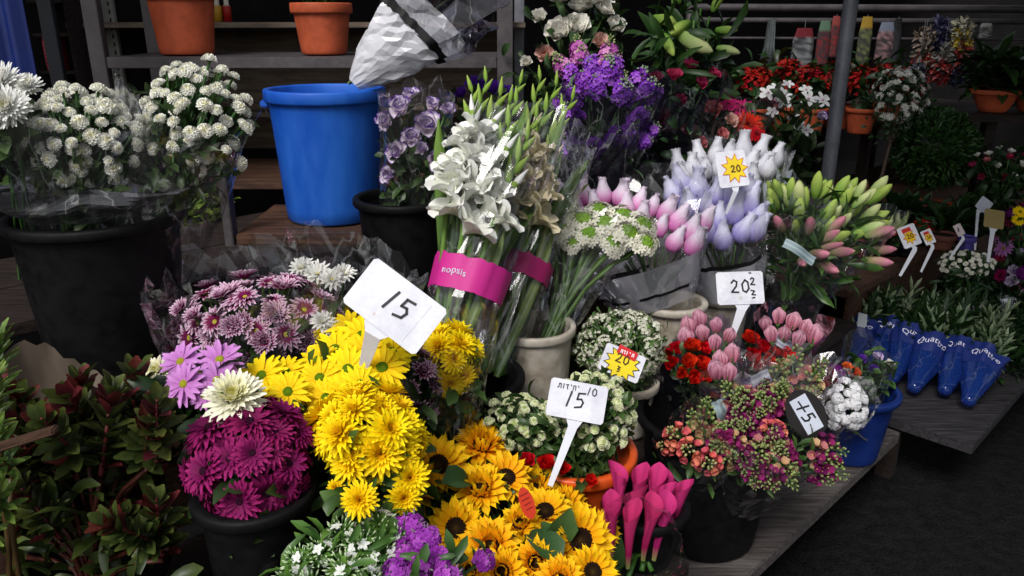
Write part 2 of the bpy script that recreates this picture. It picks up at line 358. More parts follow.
def floret(a, M, n, L, wd, c0, c1, cc, el=.2, curl=-.2, seg=2):
    for i in range(n): petal(a, L, wd, el, curl, 2*PI*i/n, L*.05, 0, c0, c1, .2, .6, .6, seg=seg, M=M)
    if cc: a.lathe([(L*.16, 0), (.001, L*.2)], 5, cc, M=M)
def spike(H, r0, nf, fl, cols, budc, top=.72, green=None, stemc=c(70, 105, 50)):
    """flower spike of height H; florets low down, buds towards the tip"""
    def f(a, b, R):
        a.tube([V((0, 0, 0)), V((0, 0, H*.6)), V((0, 0, H))], [H*.03, H*.022, H*.01], 5, stemc)
        for i in range(nf):
            t = (i+.5)/nf; az = i*2.4+R.uniform(-.3, .3); z = H*(.05+.95*t)
            rr = r0*(1-.75*t**2.2)
            d = V((math.cos(az), math.sin(az), .35+.9*t)); p = V((math.cos(az)*rr*.55, math.sin(az)*rr*.55, z))
            if t < top*R.uniform(.88, 1.1):
                k = cols[R.randrange(len(cols))]
                floret(a, frame(p+d.normalized()*rr*.35, d+V((R.uniform(-.3, .3), R.uniform(-.3, .3), R.uniform(-.2, .2))), R.random()*6), fl[0], fl[1]*R.uniform(.85, 1.1), fl[2], mixc(k, (0, 0, 0, 1), .12), k, fl[3], fl[4], fl[5])
            else:
                s = fl[1]*(.75-.4*(t-top)/(1-top+.01)); M = frame(p, d)
                a.lathe([(s*.12, 0), (s*.42, s*.35), (s*.34, s*.8), (.001, s*1.15)], 6, [budc[0], budc[0], budc[1], budc[1]], M=M)
    return f
make_proto('stock', 'flower_spike', spike(1, .36, 34, (5, .2, .17, c(200, 190, 120), .3, -.3), [c(150, 74, 200), c(172, 100, 214), c(124, 52, 178)], (c(120, 140, 110), c(150, 168, 136)), .74), 3)
make_proto('stock_pink', 'flower_spike', spike(1, .34, 34, (5, .18, .16, c(210, 200, 120), .3, -.3), [c(206, 120, 190), c(222, 150, 205), c(190, 96, 180)], (c(140, 160, 96), c(176, 186, 130)), .6), 2)
make_proto('snap', 'flower_spike', spike(1, .36, 26, (4, .21, .25, c(230, 190, 90), .7, .3), [c(120, 22, 84), c(146, 40, 104), c(96, 16, 72)], (c(86, 108, 56), c(150, 158, 104)), .5), 3)
make_proto('snap_pink', 'flower_spike', spike(1, .36, 26, (4, .21, .25, c(230, 190, 90), .7, .3), [c(226, 110, 106), c(232, 140, 110), c(206, 90, 100)], (c(120, 136, 76), c(190, 180, 124)), .6), 2)
make_proto('snap_green', 'flower_spike', spike(1.15, .32, 28, (4, .24, .25, c(230, 190, 90), .7, .3), [c(190, 120, 120), c(206, 170, 130)], (c(92, 118, 56), c(156, 168, 104)), .25), 3)
def cluster(n, R0, fl, cols, cc, bud=None, nb=0, leafy=0):
    def f(a, b, R):
        for i in range(n+nb):
            ph = i*2.39996; ct = 1-.85*(i+.5)/(n+nb); st = math.sqrt(1-ct*ct)
            d = V((st*math.cos(ph), st*math.sin(ph), ct)); p = d*R0*R.uniform(.8, 1.08); p.z *= .7
            k = cols[R.randrange(len(cols))]
            if R.random() < n/(n+nb): floret(a, frame(p, d+V((R.uniform(-.3, .3), R.uniform(-.3, .3), .1)), R.random()*6), fl[0], fl[1]*R.uniform(.85, 1.1), fl[2], k, k, cc, .1, -.1)
            else:
                M = frame(p, d); s = fl[1]*R.uniform(.5, .9)
                a.lathe([(s*.1, -s*.8), (s*.2, 0), (s*.22, s*.7), (.001, s*1.3)], 5, [c(80, 116, 50), c(96, 140, 60), bud, bud], M=M)
            if i % 4 == 0: a.tube([V((0, 0, -R0*.6)), p*.95], R0*.03, 4, c(80, 115, 50))
        for i in range(leafy):
            petal(a, R0*.9, R0*.25, .3+R.random()*.8, -.3, R.random()*6.3, .1, -.2*R.random(), c(76, 118, 44), c(120, 164, 70), .2, .6, .1, seg=3)
    return f
make_proto('phlox_white', 'flower_cluster', cluster(7, .8, (5, .3, .22), [c(236, 238, 232)], c(210, 220, 190), c(206, 224, 180), 34, 16), 3)
make_proto('phlox_purple', 'flower_cluster', cluster(26, .8, (5, .34, .3), [c(160, 60, 176), c(142, 44, 160), c(178, 84, 190)], c(120, 30, 140), c(150, 120, 150), 12, 8), 3)
make_proto('white_cluster', 'flower_cluster', cluster(24, .9, (5, .3, .24), [c(236, 236, 238), c(226, 226, 230)], c(200, 205, 170)), 2)
make_proto('purple_cluster', 'flower_cluster', cluster(30, .85, (5, .3, .28), [c(96, 20, 100), c(118, 34, 120)], c(70, 12, 74)), 2)
make_proto('wax', 'flower_cluster', cluster(13, .85, (5, .24, .19), [c(224, 224, 206), c(206, 206, 184)], c(120, 60, 60), c(150, 164, 110), 8, 12), 3)
def orni(a, b, R):
    a.lathe([(.04, -.3), (.3, -.2), (.55, .1), (.5, .45), (.3, .62), (.001, .68)], 12, [c(80, 116, 40), c(90, 126, 40), c(110, 150, 46), c(134, 172, 56), c(120, 160, 50), c(104, 146, 42)])
    for i in range(16):
        ph = i*2.39996; ct = .95-.4*(i/16); st = math.sqrt(1-ct*ct); d = V((st*math.cos(ph), st*math.sin(ph), ct))
        M = frame(V((0, 0, .1))+d*.5, d); a.lathe([(.08, -.1), (.12, .05), (.001, .16)], 6, c(122, 164, 54), M=M)
    for i in range(28):
        ph = i*2.39996; d = V((math.cos(ph), math.sin(ph), R.uniform(.25, .9)))
        p = d.normalized()*R.uniform(.6, .88)+V((0, 0, .068)); floret(a, frame(p, d+V((0, 0, .4)), R.random()*6), 6, .25, .14, c(232, 230, 208), c(238, 236, 218), c(60, 66, 24), .1, -.1)
        a.tube([V((0, 0, -.2)), p], .02, 4, c(100, 140, 50))
make_proto('orni', 'flower_head', orni, 3)
def calla(c0, c1, c2):
    def f(a, b, R):
        rows = []; cols = []; tw = R.random()*6; bx, by = R.uniform(-.12, .12), R.uniform(-.08, .08); fl = R.uniform(.025, .065)
        for i in range(17):
            t = i/16; q = max(0, (t-.62)/.38); row = []; rc = []
            for j in range(25):
                u = j/24; ph = 2*PI*1.55*u; lip = max(0, 1-abs(u-.62)*2.6)
                rr = (.033+.056*t**1.1)*(1.12-.3*u) + q**1.6*fl*(.05+lip*2.0)
                z = t*.8 + q*(.36*lip-.03)
                row.append(V((rr*math.cos(ph+tw)+bx*t*t, rr*math.sin(ph+tw)+by*t*t, z)))
                k = mixc(c0, c1, t*3.4) if t < .3 else mixc(c1, c2, (t-.3)*1.3)
                rc.append(mixc(k, mixc(k, c(90, 8, 50), .6), .5+.5*math.sin(u*60)) if j % 3 == 0 else k)
            rows.append(row); cols.append(rc)
        a.grid(rows, cols)
    return f
make_proto('calla', 'calla_flower', calla(c(140, 160, 84), c(170, 26, 94), c(212, 58, 126)), 5)
def netbud(cin, cup_):
    def f(a, b, R):
        k = R.uniform(.85, 1.12); n = 22; hh = R.uniform(.9, 1.1); bx = R.uniform(-.15, .15); tip = R.uniform(.19, .3)
        prof = [(.1, -.1), (.28, -.04), (.36*k, .14), (.41*k, .36), (.38*k, .58), (.3, .78), (.23, .94), (.2, 1.08), (tip*.85, 1.2), (tip, 1.34)]
        cols = [cin, cin, cin, mixc(cin, cup_, .2), mixc(cin, cup_, .5), mixc(cin, cup_, .85), cup_, cup_, cup_, cup_]
        rows = []
        for i, (r, z) in enumerate(prof):
            rb = .05 if 0 < i < 6 else .13
            rows.append([V((r*(1+rb*(-1)**j+.05*math.sin(j*1.3+i))*math.cos(2*PI*j/n)+bx*z*z*.5, r*(1+rb*(-1)**j)*math.sin(2*PI*j/n)*(.5 if i > 7 else 1), z*hh+(.05*math.sin(j*2.7) if i == 9 else 0))) for j in range(n)])
        a.grid(rows, cols, True)
    return f
make_proto('net_white', 'sleeved_bud', netbud(c(214, 212, 220), c(230, 230, 238)), 6, paper_m)
make_proto('net_pink', 'sleeved_bud', netbud(c(222, 120, 190), c(226, 212, 228)), 6, paper_m)
make_proto('net_lilac', 'sleeved_bud', netbud(c(158, 146, 214), c(212, 212, 234)), 6, paper_m)
def netcone(a, b, R):
    c0, c1 = c(190, 104, 130), c(214, 164, 182)
    for k, (n, L, wd, el, cu, r0) in enumerate(((3, 1.25, .85, 1.25, .42, .16), (3, 1.3, .75, 1.32, .34, .1), (3, 1.35, .6, 1.4, .22, .05))):
        for i in range(n): petal(a, L*R.uniform(.9, 1.05), wd, el, cu, 2*PI*(i+R.uniform(-.1, .1))/n+k, r0, 0, c0, c1, .75, .6, .35, seg=6, nc=7, wave=.015)
    for i in range(5): petal(a, .5, .2, .9, .5, i*1.257, .14, -.05, c(60, 95, 45), c(96, 130, 64), .3, .7, .1, seg=3)
    a.lathe([(.03, -.3), (.12, -.2), (.2, -.02), (.1, .1)], 8, c(80, 116, 54))
make_proto('net_blush', 'rose_bud', netcone, 5)
def lilybud(c0, c1):
    def f(a, b, R):
        n = 12; rows = []; prof = [(.05, 0), (.12, .068), (.17, .3), (.19, .55), (.14, .8), (.06, .96), (.001, 1.02)]
        bend = R.uniform(-.12, .12)
        for r, z in prof: rows.append([V((r*(1+.1*math.cos(6*PI*j/n*1.0))*math.cos(2*PI*j/n)+bend*z*z, r*(1+.1*math.cos(6*PI*j/n))*math.sin(2*PI*j/n), z)) for j in range(n)])
        a.grid(rows, [c0, c0, mixc(c0, c1, .3), mixc(c0, c1, .6), c1, c1, c0], True)
    return f
make_proto('lily_green', 'lily_bud', lilybud(c(96, 140, 50), c(168, 192, 92)), 2)
make_proto('lily_pink', 'lily_bud', lilybud(c(130, 150, 80), c(206, 130, 150)), 2)
make_proto('lily_pale', 'lily_bud', lilybud(c(120, 160, 70), c(206, 214, 150)), 2)
def leuca(a, b, R):
    rows = 9
    for k in range(34):
        t = k/34; az = k*2.4; z = t*1.0
        top = t > .62
        c0, c1 = (c(66, 18, 20), c(112, 44, 42)) if (top and R.random() < .3) or R.random() < .05 else (c(42, 54, 24), c(92, 104, 46))
        petal(a, .34*R.uniform(.8, 1.15)*(1 if t < .8 else .8), .15, .25+.75*t+R.uniform(-.2, .2), .2, az, .02, z, c0, mixc(c1, c0, R.random()*.3), .25, .5, .25, seg=3)
    a.tube([V((0, 0, -.1)), V((0, 0, 1))], [.03, .015], 5, c(110, 40, 40))
make_proto('leuca', 'leafy_stem', leuca, 3, leaf_m)
def leuca_green(a, b, R):
    for k in range(40):
        t = k/40; az = k*2.4
        petal(a, .36*R.uniform(.8, 1.15), .1, .3+.7*t, .2, az, .02, t, c(64, 90, 36), c(128, 150, 66), .25, .5, .25, seg=3)
    a.tube([V((0, 0, -.1)), V((0, 0, 1))], [.03, .015], 5, c(90, 70, 40))
make_proto('leuca_green', 'leafy_stem', leuca_green, 2, leaf_m)
def ruscus(c0, c1, L=.3, wd=.07, n=30):
    def f(a, b, R):
        for k in range(n):
            t = k/n; petal(a, L*R.uniform(.7, 1.2), wd, .5+.6*t+R.uniform(-.3, .3), -.3, k*2.4, .02, t, c0, mixc(c1, c0, R.random()*.5), .2, .5, .1, seg=3)
        a.tube([V((0, 0, -.2)), V((0, 0, 1))], [.02, .01], 4, c0)
    return f
make_proto('fol_white', 'leafy_stem', ruscus(c(36, 64, 34), c(150, 166, 130), .34, .07, 26), 3, leaf_m)
make_proto('fol_dark', 'leafy_stem', ruscus(c(20, 38, 17), c(34, 60, 26), .3, .09, 34), 3, leaf_m)
def poins(c0, c1):
    def f(a, b, R):
        for (n, L, el) in ((7, 1, .05), (7, .75, .35), (6, .45, .7)):
            for i in range(n): petal(a, L*R.uniform(.85, 1.1), .42*L, el, -.2, 2*PI*i/n+L*3, .05, .05*(1-L), c0, c1, .1, .4, .1, seg=3, tipc=.15)
    return f
make_proto('poinsettia', 'flower', poins(c(120, 8, 10), c(170, 16, 18)), 2)
def orchid(a, b, R):
    for i in range(5): petal(a, 1, .8 if i % 2 else .55, .15, -.2, 2*PI*i/5, .05, 0, c(226, 226, 224), c(236, 236, 236), .15, .4, .5, seg=3)
    a.lathe([(.2, 0), (.14, .2), (.001, .24)], 6, c(210, 170, 190))
make_proto('orchid', 'flower', orchid, 2)

# ------------------------------------------------------------------ bouquets
def dome(px, py, rx, ry, d, n, rz=None, keep=-.2, jit=.12, rot=0, upb=.35, sc=1, key='x', scv=.12, R=None):
    R = R or random.Random(int(px*31+py*7+n)); C = W(px, py, d); k = d/F; rx *= k; ry *= k; rz = rz or min(rx, ry)*.85
    out = []; N = int(n*1.55)
    for i in range(N):
        ct = 1-2*(i+.5)/N; st = math.sqrt(1-ct*ct); ph = i*2.39996
        u = V((st*math.cos(ph), st*math.sin(ph), ct)) + V((R.uniform(-jit, jit), R.uniform(-jit, jit), R.uniform(-jit, jit)))
        u.normalize()
        if u.z + .35*u.y < keep: continue
        x, y = u.x*rx, u.y*ry
        x, y = x*math.cos(rot)-y*math.sin(rot), x*math.sin(rot)+y*math.cos(rot)
        q = R.uniform(.8, 1.03)
        p = C + (RT*x + UP*y - FW*(u.z*rz))*q
        nx, ny = u.x/rx, u.y/ry; nx, ny = nx*math.cos(rot)-ny*math.sin(rot), nx*math.sin(rot)+ny*math.cos(rot)
        nr = (RT*nx + UP*ny - FW*(u.z/rz)).normalized() + V((0, 0, upb)) + V((R.uniform(-.2, .2), R.uniform(-.2, .2), R.uniform(-.1, .2)))
        kk = key if isinstance(key, str) else R.choice(key)
        out.append((p, nr.normalized(), sc*R.uniform(1-scv, 1+scv), kk))
    return out
def heads_px(lst, key=None, tilt=(0, 0, .35)):
    """(px,py,d,radius_px,nx,ny[,key]) -> a head at that place, turned nx to the right and ny up from facing the viewer side"""
    out = []
    for h in lst:
        px, py, d, r, nx, ny = h[:6]; k = h[6] if len(h) > 6 else key
        n = (-FW + RT*nx + UP*ny + V(tilt)).normalized(); out.append((W(px, py, d), n, r*d/F, k))
    return out
def stempt(base, ax, hp, t, k=.55):
    L = (hp-base).length; p1 = base + ax*L*k
    return base*(1-t)**2 + p1*2*t*(1-t) + hp*t*t
def bouquet(name, label, cat, group, base, heads, leaf=None, stem=(.0025, c(70, 105, 48)), sleeve=None, extra=None, ax=None, zscale=None):
    root = thing(name, base, label, cat, group)
    R = random.Random(len(heads)*13+int(base.x*1000))
    cen = sum((h[0] for h in heads), V((0, 0, 0)))/len(heads)
    ax = ax or (cen-base).normalized()
    for p, nr, s, key in heads:
        pn, me, sn, me2 = R.choice(PROTO[key])
        q = nr.to_track_quat('Z', 'Y') @ Matrix.Rotation(R.random()*6.28, 4, 'Z').to_quaternion()
        o = link(pn, me, root, p-base, q, s)
        if me2: link(sn, me2, o)
    if stem:
        mb = MB()
        for p, nr, s, key in heads:
            b0 = V((R.uniform(-1, 1), R.uniform(-1, 1), 0))*.02
            e = p - nr*s*.2
            pts = [stempt(base, ax, e, t)-base + b0*(1-t) for t in (0, .25, .5, .75, 1)]
            mb.tube(pts, stem[0], 5, stem[1])
        link('stems', mb.mesh('stems', leaf_m), root)
    if leaf:
        n, L, wd, c0, c1, lo, hi, sprd = leaf; mb = MB()
        for i in range(n):
            p, nr, s, key = R.choice(heads); t = R.uniform(lo, hi)
            q = stempt(base, ax, p, t) - base + V((R.uniform(-1, 1), R.uniform(-1, 1), R.uniform(-1, 1)))*sprd
            out = (p-cen).normalized()*.6 + nr*.5 + ax*.5 + V((R.uniform(-.8, .8), R.uniform(-.8, .8), R.uniform(-.5, .8)))
            M = frame(q, out.normalized(), R.random()*6.28)
            petal(mb, L*R.uniform(.6, 1.2), wd*R.uniform(.7, 1.2), 1.2, -.9, 0, 0, 0, c0, mixc(c1, c0, R.random()*.6), .25, .35, .12, seg=4, M=M)
        link('foliage', mb.mesh('foliage', leaf_m), root)
    if sleeve:
        for sv in (sleeve if isinstance(sleeve, list) else [sleeve]): add_sleeve(root, base, ax, heads, **sv)
    if extra: extra(root, base)
    return root
def sleeve_surf(base, ax, L, r0, r1, pw, fold, seed, corner, flat=1.0, wref=None, pleat=0):
    u = ax.cross(wref or V((.1, -1, .2))).normalized(); v = ax.cross(u).normalized()
    def f(ang, t, off=0):
        nz = noise.noise(V((math.cos(ang)*2.2, math.sin(ang)*2.2, t*2.0+seed)))
        nz2 = noise.noise(V((math.cos(ang)*6, math.sin(ang)*6, t*3+seed*2)))
        r = (r0+(r1-r0)*max(0, t)**pw)*(1+fold*(.25+t)*nz*1.6+fold*.8*nz2*t+fold*.5*(abs(noise.noise(V((math.cos(ang)*9+seed, math.sin(ang)*9, t*1.5))))-.2)+pleat*t*math.sin(ang*8+seed+1.6*math.sin(ang*2)))+off
        ln = L*t*(1+corner*t*t*math.cos(2*ang+seed) + .05*nz2*t)
        return base + ax*ln + u*(r*math.cos(ang)) + v*(r*flat*math.sin(ang))
    return f
def add_sleeve(root, base, ax, heads, L=None, r0=.03, r1=None, pw=.8, fold=.12, extra=.02, mat=None, t0=.0, t1=1.0, name='sleeve', col=(.8, .8, .8, 1), corner=.06, flat=1.0, a0=0, a1=2*PI, seed=None, text=None, na=44, ntt=14, off=0, scale=1.03, facetj=0, pleat=0):
    pr = [(h[0]-base).dot(ax) for h in heads]; pp = [((h[0]-base)-ax*q).length for h, q in zip(heads, pr)]
    L = L or max(pr)+extra; r1 = r1 or max(p_+h[2]*.5 for p_, h in zip(pp, heads))*scale
    seed = seed if seed is not None else base.x*10
    f = sleeve_surf(V((0, 0, 0)), ax, L, r0, r1, pw, fold, seed, corner, flat, None, pleat)
    rows = [[f(a0+(a1-a0)*j/na, t0+(t1-t0)*i/ntt, off) for j in range(na+1)] for i in range(ntt+1)]
    mb = MB(); cl = [col(t0+(t1-t0)*i/ntt) for i in range(ntt+1)] if callable(col) else col
    facet = (mat is None or mat.name.endswith('film')) and name not in ('printed_band', 'bag')
    if facetj:
        RJ = random.Random(5)
        for i in range(1, len(rows)):
            for j in range(na):
                if (i*3+j*5) % 4 == 0: rows[i][j] = rows[i][j] + V((RJ.uniform(-1, 1), RJ.uniform(-1, 1), RJ.uniform(-1, 1)))*facetj*.2
            rows[i][na] = rows[i][0]
    if facet:
        RJ = random.Random(int(abs(seed)*100)+na)
        for i in range(1, len(rows)):
            for j in range(na):
                k_ = (r0+(r1-r0)*i/ntt)*.034*min(1, fold*8); rows[i][j] = rows[i][j] + V((RJ.uniform(-k_, k_), RJ.uniform(-k_, k_), RJ.uniform(-k_, k_)))
            if a1-a0 > 6.2: rows[i][na] = rows[i][0]
    mb.grid(rows, cl); o = link(name, mb.mesh(name, mat or film_m, not facet), root)
    if text:
        s_, size, tcen, acen, tdir = text
        me = text_mesh(s_); tm = MB(); k = size
        acen = min((i*PI/36 for i in range(72)), key=lambda a_: (base+f(a_, tcen)-camo.location).length) + (acen or 0)
        nn = f(acen, tcen, .01)-f(acen, tcen, 0); tdir = 1 if (f(acen+.05, tcen)-f(acen, tcen)).dot(ax.cross(nn)) > 0 else -1
        for p in me.vertices:
            x, y = p.co.x*k, p.co.y*k
            an = acen + tdir*x/(r0+(r1-r0)*tcen**pw); tt = tcen + y/L
            tm.v.append(tuple(f(an, tt, off+.0015*(1 if True else 0)))); tm.c.append(c(205, 205, 225))
        for pl in me.polygons: tm.f.append(tuple(pl.vertices)); tm.mi.append(0)
        link('lettering', tm.mesh('lettering', generic_m, False), o)
    return o
def text_mesh(s_):
    cu = bpy.data.curves.new('t', 'FONT'); cu.body = s_; cu.align_x = 'CENTER'; cu.align_y = 'CENTER'; cu.resolution_u = 3
    ob = bpy.data.objects.new('t', cu); COL.objects.link(ob)
    dg = bpy.context.evaluated_depsgraph_get(); me = bpy.data.meshes.new_from_object(ob.evaluated_get(dg))
    bpy.data.objects.remove(ob); return me
GR0, GR1 = c(40, 68, 28), c(84, 116, 50)
GD0, GD1 = c(24, 44, 20), c(52, 84, 36)

# ------------------------------------------------------------------ buckets and pots
def bucket(name, label, cat, rim, r, zb, mat, group=None, taper=.76, lip=.012, lug=0, soil=False, ribs=True, rimh=.018):
    h = rim.z - zb; root = thing(name, V((rim.x, rim.y, zb)), label, cat, group); n = 48; rb = r*taper
    mb = MB(); g = (.5, .5, .5, 1)
    pr = [(.001, .004), (rb*.96, .003), (rb, .008)]
    for i in range(1, 9):
        t = i/9; pr.append((rb+(r-rb)*t, h*t))
    pr += [(r, h-rimh)]
    inn = [(r-.004, h-rimh), (r-.005, h*.9), (rb*1.0+(r-rb)*.45-.005, h*.45), (rb-.004, .02), (.001, .018)]
    mb.lathe(pr, n, g); mb.lathe(inn, n, g)
    link('body', mb.mesh('body', mat), root)
    m2 = MB(); z = h
    m2.lathe([(r-.001, z-rimh-.004), (r+lip*.7, z-rimh-.002), (r+lip, z-rimh+.003), (r+lip, z-.004), (r+lip*.8, z), (r-.003, z+.0005), (r-.006, z-.004), (r-.005, z-rimh-.002)], n, g)
    link('rim', m2.mesh('rim', mat), root)
    if lug:
        for a in (lug, lug+PI):
            m3 = MB(); Mx = Matrix.Rotation(a, 4, 'Z'); m3.box((r-.002, -.022, h-.05), (r+.022, .022, h-rimh-.001), g, Mx)
            link('lug', m3.mesh('lug', mat, bevel=.004), root)
        m4 = MB(); pts = [Matrix.Rotation(lug, 4, 'Z') @ V(((r+.02)*math.cos(PI*i/16), -(r+.02)*math.sin(PI*i/16)*.5, h-.035-(r*.95)*math.sin(PI*i/16))) for i in range(17)]
        m4.tube(pts, .0025, 6, g); link('handle', m4.mesh('handle', metal_m), root)
    if soil:
        m5 = MB(); m5.lathe([(r-.005, h*.88), (r*.5, h*.9), (.001, h*.91)], 20, g); link('soil', m5.mesh('soil', soil_m), root)
    return root

# ------------------------------------------------------------------ price signs
DIG = {'1': [[(.0, 0), (.22, 1)]], '5': [[(.62, 1), (.2, .95), (.14, .55), (.42, .6), (.56, .4), (.46, .1), (.05, .0)]],
       '2': [[(.05, .78), (.25, 1), (.5, .85), (.42, .5), (.05, .05), (.6, .02)]], '0': [[(.3, 1), (.05, .65), (.1, .15), (.35, 0), (.58, .3), (.52, .8), (.3, 1)]],
       '/': [[(0, .5), (.5, .5)]],
       'yod': [[(.1, 1), (.2, .75)]], 'het': [[(.05, 0), (.08, .9), (.5, .9), (.55, 0)]], 'dalet': [[(.0, .85), (.5, .9), (.3, .5), (.42, 0)]],
       'vav': [[(.15, .95), (.1, 0)]], 'tav': [[(-.15, .05), (.1, .1), (.15, .9), (.5, .85), (.55, 0)]], 'mark': [[(.0, .9), (.4, .8), (.1, .4), (.5, .35)], [(.1, .0), (.4, .05)]]}
def write(mb, word, x, y, h, wd, fr, gap=.82, col=c(22, 20, 28)):
    for ch in word:
        for st in DIG[ch]: mb.stroke([(x+px*h, y+py*h) for px, py in st], wd, .0006, col, fr)
        x += h*gap*(.55 if ch in ('1', 'yod', 'vav') else 1)
def burst(mb, cx, cy, r, fr, col, th, n=16, ri=.68, sy=1.0, col2=None):
    def poly(k): return [(cx+k*r*(1 if i % 2 == 0 else ri)*math.cos(PI*i/n), cy+sy*k*r*(1 if i % 2 == 0 else ri)*math.sin(PI*i/n)) for i in range(2*n)]
    if col2: mb.prism(poly(1.1), th*.6, col2, fr)
    mb.prism(poly(1), th, col, fr)
def sign(label, cx, cy, d, wpx, hpx, ang, foot, paint, group='price signs on stakes', col=c(240, 240, 244), tl=(0, 0), notch=.16, paper=True, name='price_sign'):
    k = d/F; wd, h = wpx*k, hpx*k; a = math.radians(-ang)
    n = (-FW + RT*tl[0] + UP*tl[1] + V((0, 0, .15))).normalized()
    u = (RT*math.cos(a)+UP*math.sin(a)); u = (u-n*u.dot(n)).normalized(); v = n.cross(u).normalized()
    C = W(cx, cy, d); ft = W(*foot); root = thing(name, ft, label, 'price sign', group)
    fr = (C-ft, u, v, n); mb = MB(); cr = min(wd, h)*.06
    x, y = wd/2, h/2
    poly = [(-x+cr, -y), (-notch*wd*.5, -y), (notch*wd*.5, -y), (x-cr, -y), (x, -y+cr), (x, y-cr), (x-cr, y), (-x+cr, y), (-x, y-cr), (-x, -y+cr)]
    mb.prism(poly, .0016, col, fr); bo = link('board', mb.mesh('board', card_m if col[0] > .8 else paper_m, False), root)
    ms = MB(); b = C - ft - v*y*.98; ms_w = notch*wd*.5
    dirn = (-b).normalized(); sd_ = dirn.cross(n).normalized()
    P = [b+v*h*.06+n*-.0012, b-v*.014+n*-.0008, V((0, 0, 0))]; ws = [ms_w*1.7, ms_w*.8, ms_w*.45]; rows = []
    for p, q in zip(P, ws): rows.append([p-sd_*q, p+sd_*q, p+sd_*q-n*.002, p-sd_*q-n*.002])
    ms.grid(rows, c(225, 226, 234), True); link('stake', ms.mesh('stake', paper_m, False), root)
    if paper:
        mp = MB(); mp.prism([(-x*.82, -y*.82), (x*.6, -y*.86), (x*.64, y*.8), (-x*.78, y*.86)], .0021, c(238, 237, 238), fr)
        R = random.Random(int(cx)); 
        link('paper', mp.mesh('paper', card_m, False), bo)
        mk = MB(); 
        for i in range(1):
            sx, sy = R.uniform(-x*.7, x*.5), R.uniform(-y*.7, y*.7); burst(mk, sx, sy, R.uniform(.03, .09)*h, (fr[0], u, v, n), R.choice([c(206, 204, 206), c(198, 206, 214), c(216, 200, 200)]), .0022+.00005*i, 5, .7)
        link('scuff', mk.mesh('scuff', paper_m, False), bo)
    mt = MB(); fr2 = (fr[0]+n*.0026, u, v, n); 
    if paint:
        paint(mt, wd, h, fr2); link('writing', mt.mesh('writing', generic_m, False), bo)
    return root

# ================================================================== the setting
def slab(name, s0, s1, t0, t1, z0, z1, mat, label=None, cat=None, kind=None, bevel=.003, parent=None):
    mb = MB(); o = ST((s0+s1)/2, (t0+t1)/2, z0)
    M = Matrix.Rotation(PI/4, 4, 'Z'); hs_, ht = (s1-s0)/2, (t1-t0)/2
    mb.box((-hs_, -ht, 0), (hs_, ht, z1-z0), M=M)
    ob = link(name, mb.mesh(name, mat, bevel=bevel), parent, o if not parent else o-parent.location)
    return tag(ob, label, cat, None, kind)
mb = MB(); mb.grid([[V((x, y, 0)) for x in (-150, -20, -4, 4, 20, 150)] for y in (-150, -20, -4, 4, 20, 150)], (.1, .1, .1, 1))
tag(link('ground', mb.mesh('ground', asph_m, False)), kind='structure')
# stall platforms
def platform(label, s0, s1, t0, t1, z, mat, th=.035, n=3, cat='platform', legs=True, panel=None, name='platform', skirt=None):
    root = thing(name, ST((s0+s1)/2, (t0+t1)/2, 0), label, cat, 'wooden tiers of the flower stall')
    R = random.Random(int(s0*100)); wdt = (t1-t0)/n
    for i in range(n):
        slab('board', s0+R.uniform(0, .015), s1-R.uniform(0, .015), t0+i*wdt+.002, t0+(i+1)*wdt-.002, z-th, z+R.uniform(-.001, .001), mat, parent=root, bevel=.003)
    if panel: slab('front_panel', s0+.01, s1-.01, t0+.012, t0+.03, max(0, panel), z-th-.003, mat, parent=root)
    k = max(2, int((s1-s0)/.9)+1)
    for i in range(k):
        s = s0+.06+(s1-s0-.4)*i/(k-1)
        for t in (t0+min(.3, (t1-t0)*.5), t1-.06): slab('leg', s-.025, s+.025, t-.025, t+.025, 0, z-th-.002, dkwood_m, parent=root)
    return root
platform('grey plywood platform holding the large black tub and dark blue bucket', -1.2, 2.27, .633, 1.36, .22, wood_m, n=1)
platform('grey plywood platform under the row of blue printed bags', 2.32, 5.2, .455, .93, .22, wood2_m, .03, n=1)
platform('low dark wooden bench under the sunflowers and mums', -1.0, 1.1, .62, 1.36, .42, dkwood_m, .03, panel=.23)
platform('dark wooden step under the cream buckets', 1.12, 2.55, .9, 1.36, .42, dkwood_m, .03, panel=.23)
platform('dark bench in shadow under the tall black bucket', -1.4, 2.6, 1.37, 1.66, .62, brown_m, .03, panel=.43)
platform('brown wooden counter with a dark front board under the small potted plants', 2.6, 6.2, .95, 1.85, .5, brown_m, .03, panel=.24, n=4)
platform('dark raised tier behind the counter under the poinsettias', 3.0, 6.2, 1.87, 2.5, .82, dkwood_m, .03, n=2)
platform('dark shelf at the back under the white roses', .2, 2.6, 1.675, 2.2, .82, dkwood_m, .025, n=2)
